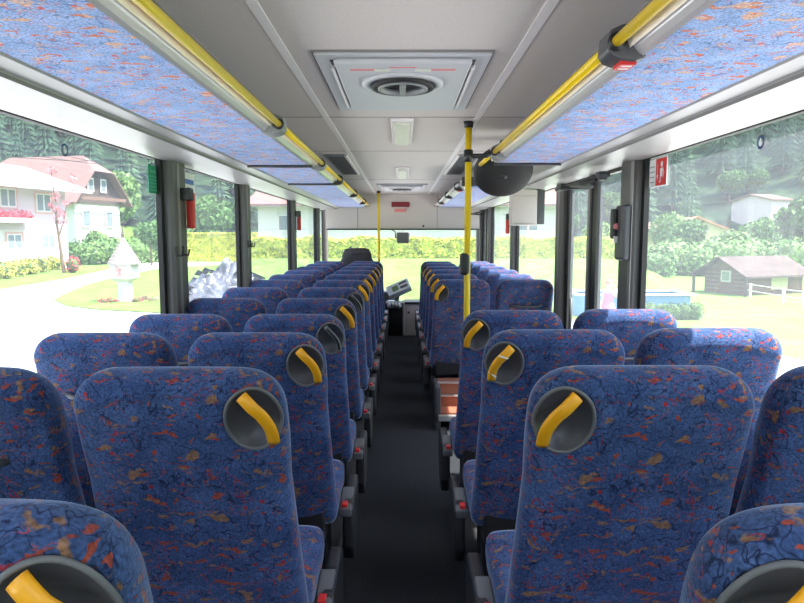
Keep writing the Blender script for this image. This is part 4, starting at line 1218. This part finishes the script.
# blossom tree by the pink house
t = thing('blossom_tree', (-21.2, 41.5, GND), 'slender pink flowering tree at the corner of the pink house', 'tree'); o = t.location
q = G(64, 267 + 6); bx0 = Vector((q.x, q.y, GND)); t.location = bx0; o = bx0
dd = bx0.y
def bp(px, py): return Vector((atpx(px, dd), dd, EY + (235 - py) * dd / F))
trunk = [bx0, bp(61, 240), bp(59, 222), bp(59, 200), bp(57, 182), bp(57, 168)]
B(o).tube(trunk, [.12, .09, .07, .05, .03, .015], 7).tube([bp(61, 235), bp(66, 222), bp(70, 205)], [.06, .04, .02], 6).tube([bp(59, 215), bp(54, 205)], [.04, .02], 6).build('trunk', M['bark'], t)
b = B(o)
for k, (px, py, s) in enumerate(((57, 172, .3), (58, 186, .4), (59, 197, .35), (60, 210, .3), (63, 220, .5), (66, 214, .3), (70, 203, .3), (54, 206, .2), (77, 180, .35), (76, 188, .3))):
    p = bp(px, py); leaves(b, p, (s, s, s * 1.1), 60, .08, 300 + k, .2)
b.build('blossom', M['pinkfl'], t)
q = bp(71, 252); shrub('flower_tub', (q.x, q.y + .2, GND), (.55, .4, .62), M['flower'], 260, .08, 333, 'mass of red and orange flowers beside the blossom tree', None, 'flowers')
# sheet-covered heap
hx, hy = -6.3, 22.6
t = thing('covered_heap', (hx, hy, GND), 'heap under crumpled silver and black plastic sheet on the lawn island', 'heap'); o = t.location
b = B(o); n = 44; m_ = 26; vs = []
for j in range(m_ + 1):
    for i in range(n):
        a = 2 * math.pi * i / n; r = j / m_
        x, y = math.cos(a) * r * 2.1, math.sin(a) * r * 1.5
        e = 1.28 * (1 - r ** 1.7) * (1 + .25 * math.sin(a * 1.0 + .6))
        cr = mnoise.noise(Vector((x * 1.6, y * 1.6, 1))) * .35 + abs(mnoise.noise(Vector((x * 4, y * 4, 4)))) * .35
        vs.append((hx + x, hy + y, GND + max(0, e + cr * (1 - r) ** .3 - .05 * (r > .98))))
fs = [(j * n + i, j * n + (i + 1) % n, (j + 1) * n + (i + 1) % n, (j + 1) * n + i) for j in range(m_) for i in range(n)]
b.add(vs, fs).build('plastic_sheet', M['foil'], t)
b = B(o); rd2 = random.Random(5)
for k in range(16):
    a = rd2.random() * 6.28; r = rd2.uniform(.3, .9); x, y = hx + math.cos(a) * r * 2, hy + math.sin(a) * r * 1.4
    zz = GND + 1.28 * (1 - r ** 1.7) + .1
    s = rd2.uniform(.12, .3)
    b.add([(x - s, y, zz), (x, y - s, zz + s * .9), (x + s * 1.1, y + s * .2, zz + s * .2), (x + .02, y + s, zz - s * .3)], [(0, 1, 2), (0, 2, 3), (1, 2, 3), (0, 1, 3)])
b.build('sheet_folds', mat('black_sheet', (.05, .05, .06), .4), t)

# girl in pink by the pool --------------------------------------------
M['skin'] = mat('skin', (.62, .38, .28), .6)
M['pinkc'] = mat('pink_cloth', (.55, .13, .19), .8)
M['hair'] = mat('light_brown_hair', (.30, .16, .10), .7)
gx, gy = atpx(609.5, 16), 16.0
def V(x, y, z): return (gx + x, gy + y, GND + z)
t = thing('person', (gx, gy, GND), 'child in pink dress standing outside with one hand raised to head', 'person'); o = t.location
def skin(name, verts, edges, radii, m, parent, sub=2, rootv=0):
    me = bpy.data.meshes.new(name); me.from_pydata([tuple(Vector(q) - o) for q in verts], edges, []); me.materials.append(m)
    ob = bpy.data.objects.new(name, me); COL.objects.link(ob); ob.parent = parent
    sk = ob.modifiers.new('skin', 'SKIN'); sk.use_smooth_shade = True
    for i, r in enumerate(radii): me.skin_vertices[0].data[i].radius = (r, r) if not isinstance(r, tuple) else r
    me.skin_vertices[0].data[rootv].use_root = True
    sd = ob.modifiers.new('sub', 'SUBSURF'); sd.levels = sub; sd.render_levels = sub
    return ob
vv = [V(0,0,.66), V(0,0,.80), V(0,0,.96), V(0,0,1.06), V(0,0,1.12), V(0,0,1.20), V(0,0,1.27),       # 0-6 pelvis..head
      V(.065,0,.58), V(.07,0,.34), V(.07,.01,.08), V(.07,-.08,.03),                              # 7-10 leg r
      V(-.065,0,.58), V(-.07,0,.34), V(-.07,.01,.08), V(-.07,-.08,.03),                          # 11-14 leg l
      V(.12,0,1.02), V(.22,-.05,.90), V(.13,-.13,1.10), V(.10,-.12,1.17),                        # 15-18 raised arm
      V(-.12,0,1.02), V(-.17,.0,.80), V(-.19,-.03,.62), V(-.19,-.04,.56)]                        # 19-22 hanging arm
ee = [(0,1),(1,2),(2,3),(3,4),(4,5),(5,6),(0,7),(7,8),(8,9),(9,10),(0,11),(11,12),(12,13),(13,14),(3,15),(15,16),(16,17),(17,18),(3,19),(19,20),(20,21),(21,22)]
ra = [.09,.085,.095,.06,.038,.082,.072,.062,.042,.028,.024,.062,.042,.028,.024,.04,.03,.022,.022,.04,.03,.022,.022]
body = skin('body', vv, ee, ra, M['skin'], t)
for sgn, (hx_, hy_, hz_), up in ((1, (.095, -.125, 1.19), 1), (-1, (-.19, -.045, .54), -1)):
    for k in range(5):
        dx = (k - 1.5) * .012 if k < 4 else (.03)
        ln = (.045, .052, .048, .038, .03)[k]
        B(o).tube([V(hx_ + dx, hy_, hz_), V(hx_ + dx * 1.2 - .004 * up, hy_ - .006, hz_ + up * ln * .6), V(hx_ + dx * 1.2 - .012 * up, hy_ + .002, hz_ + up * ln)], [.007, .0065, .005], 6).build('finger' if k < 4 else 'thumb', M['skin'], t, smooth=True)
B(o).rings([[V(math.cos(a) * w, math.sin(a) * w * .75, z) for a in [2 * math.pi * k / 20 for k in range(20)]] for w, z in ((.22, .50), (.17, .66), (.125, .80), (.135, .95), (.13, 1.02), (.075, 1.07))]).build('dress', M['pinkc'], t, smooth=True)
B(o).ellipsoid(V(0, .02, 1.255), (.092, .098, .10), 16, 10, lambda d: 1 if (d.y > -.35 or d.z > .45) else .86).build('hair', M['hair'], t, smooth=True)
B(o).rings([[V(math.cos(a) * w, .07 + math.sin(a) * w * .6, z) for a in [2 * math.pi * k / 10 for k in range(10)]] for w, z in ((.06, 1.24), (.05, 1.12), (.02, 1.02))]).build('ponytail', M['hair'], t, smooth=True)
for sx_ in (-1, 1):
    B(o).ellipsoid(V(sx_ * .028, -.078, 1.235), (.012, .008, .008), 8, 6).build('eye', M['black'], t)
    B(o).ellipsoid(V(sx_ * .082, 0, 1.225), (.012, .018, .024), 8, 6).build('ear', M['skin'], t, smooth=True)
B(o).ellipsoid(V(0, -.088, 1.21), (.010, .014, .014), 8, 6).build('nose', M['skin'], t, smooth=True)
B(o).ellipsoid(V(0, -.078, 1.18), (.020, .008, .005), 8, 6).build('mouth', M['pinkc'], t, smooth=True)

# overhead wires on the left
t = thing('power_line', (-30, 60, 9), 'thin overhead wires crossing above the left houses', 'wires'); o = t.location
for k, (a, c) in enumerate((((-10, 149), (175, 168)), ((-10, 156), (160, 158)), ((-10, 140), (200, 176)))):
    p, q = P(a[0], a[1], 62), P(c[0], c[1], 66)
    B(o).tube([p, (p + q) / 2 + Vector((0, 0, -.4)), q], .035, 5).build('wire', M['blackg'], t)

# ================================================================== LIGHT, WORLD, CAMERA
w = bpy.data.worlds.new('sky'); SC.world = w; w.use_nodes = True
nt = w.node_tree; bg = nt.nodes['Background']
sky = nt.nodes.new('ShaderNodeTexSky'); sky.sky_type = 'NISHITA'; sky.sun_disc = False
SUNV = Vector((.48, -.10, .87)).normalized()
sky.sun_elevation = math.asin(SUNV.z); sky.sun_rotation = math.atan2(SUNV.x, SUNV.y)
sky.air_density = 1.2; sky.dust_density = 2.5; sky.altitude = 600
mx = nt.nodes.new('ShaderNodeMix'); mx.data_type = 'RGBA'; mx.inputs[0].default_value = .35; mx.inputs[7].default_value = (6, 6, 6.2, 1)
nt.links.new(sky.outputs[0], mx.inputs[6])
nt.links.new(mx.outputs[2], bg.inputs['Color'])
bg.inputs['Strength'].default_value = .7
sun = bpy.data.lights.new('sun', 'SUN'); sun.energy = 14; sun.angle = R(.6); sun.color = (1, .97, .9)
so = bpy.data.objects.new('sun', sun); COL.objects.link(so)
so.rotation_euler = (-SUNV).to_track_quat('-Z', 'Y').to_euler()
so.location = (20, 30, 60)
# light portals in the window openings (sampling only)
for sg, y0, y1 in ((-1, Y0, 11), (1, Y0, 11)):
    l = bpy.data.lights.new('window_portal', 'AREA'); l.shape = 'RECTANGLE'; l.size = y1 - y0; l.size_y = WT - SILL
    l.cycles.is_portal = True
    ob = bpy.data.objects.new('window_portal', l); COL.objects.link(ob)
    ob.location = (sg * (WX + .05), (y0 + y1) / 2, (WT + SILL) / 2)
    ob.rotation_euler = Matrix(((0, 0, sg), (1, 0, 0), (0, 1, 0))).to_euler() if False else Vector((-sg, 0, 0)).to_track_quat('-Z', 'Z').to_euler()

cam = bpy.data.cameras.new('camera'); co = bpy.data.objects.new('camera', cam); COL.objects.link(co)
co.location = (0, 0, EYE); co.rotation_euler = (R(90) - PITCH, 0, 0)
cam.sensor_width = 36; cam.lens = F / 804 * 36; cam.clip_start = .05; cam.clip_end = 1000
SC.camera = co
SC.view_settings.view_transform = 'Standard'
SC.view_settings.look = 'None'
SC.view_settings.exposure = .34
SC.view_settings.gamma = 1
cy = SC.cycles
cy.max_bounces = 10; cy.diffuse_bounces = 5; cy.glossy_bounces = 3; cy.transparent_max_bounces = 24; cy.transmission_bounces = 6
cy.use_denoising = True
cy.sample_clamp_indirect = 6
cy.caustics_reflective = False; cy.caustics_refractive = False
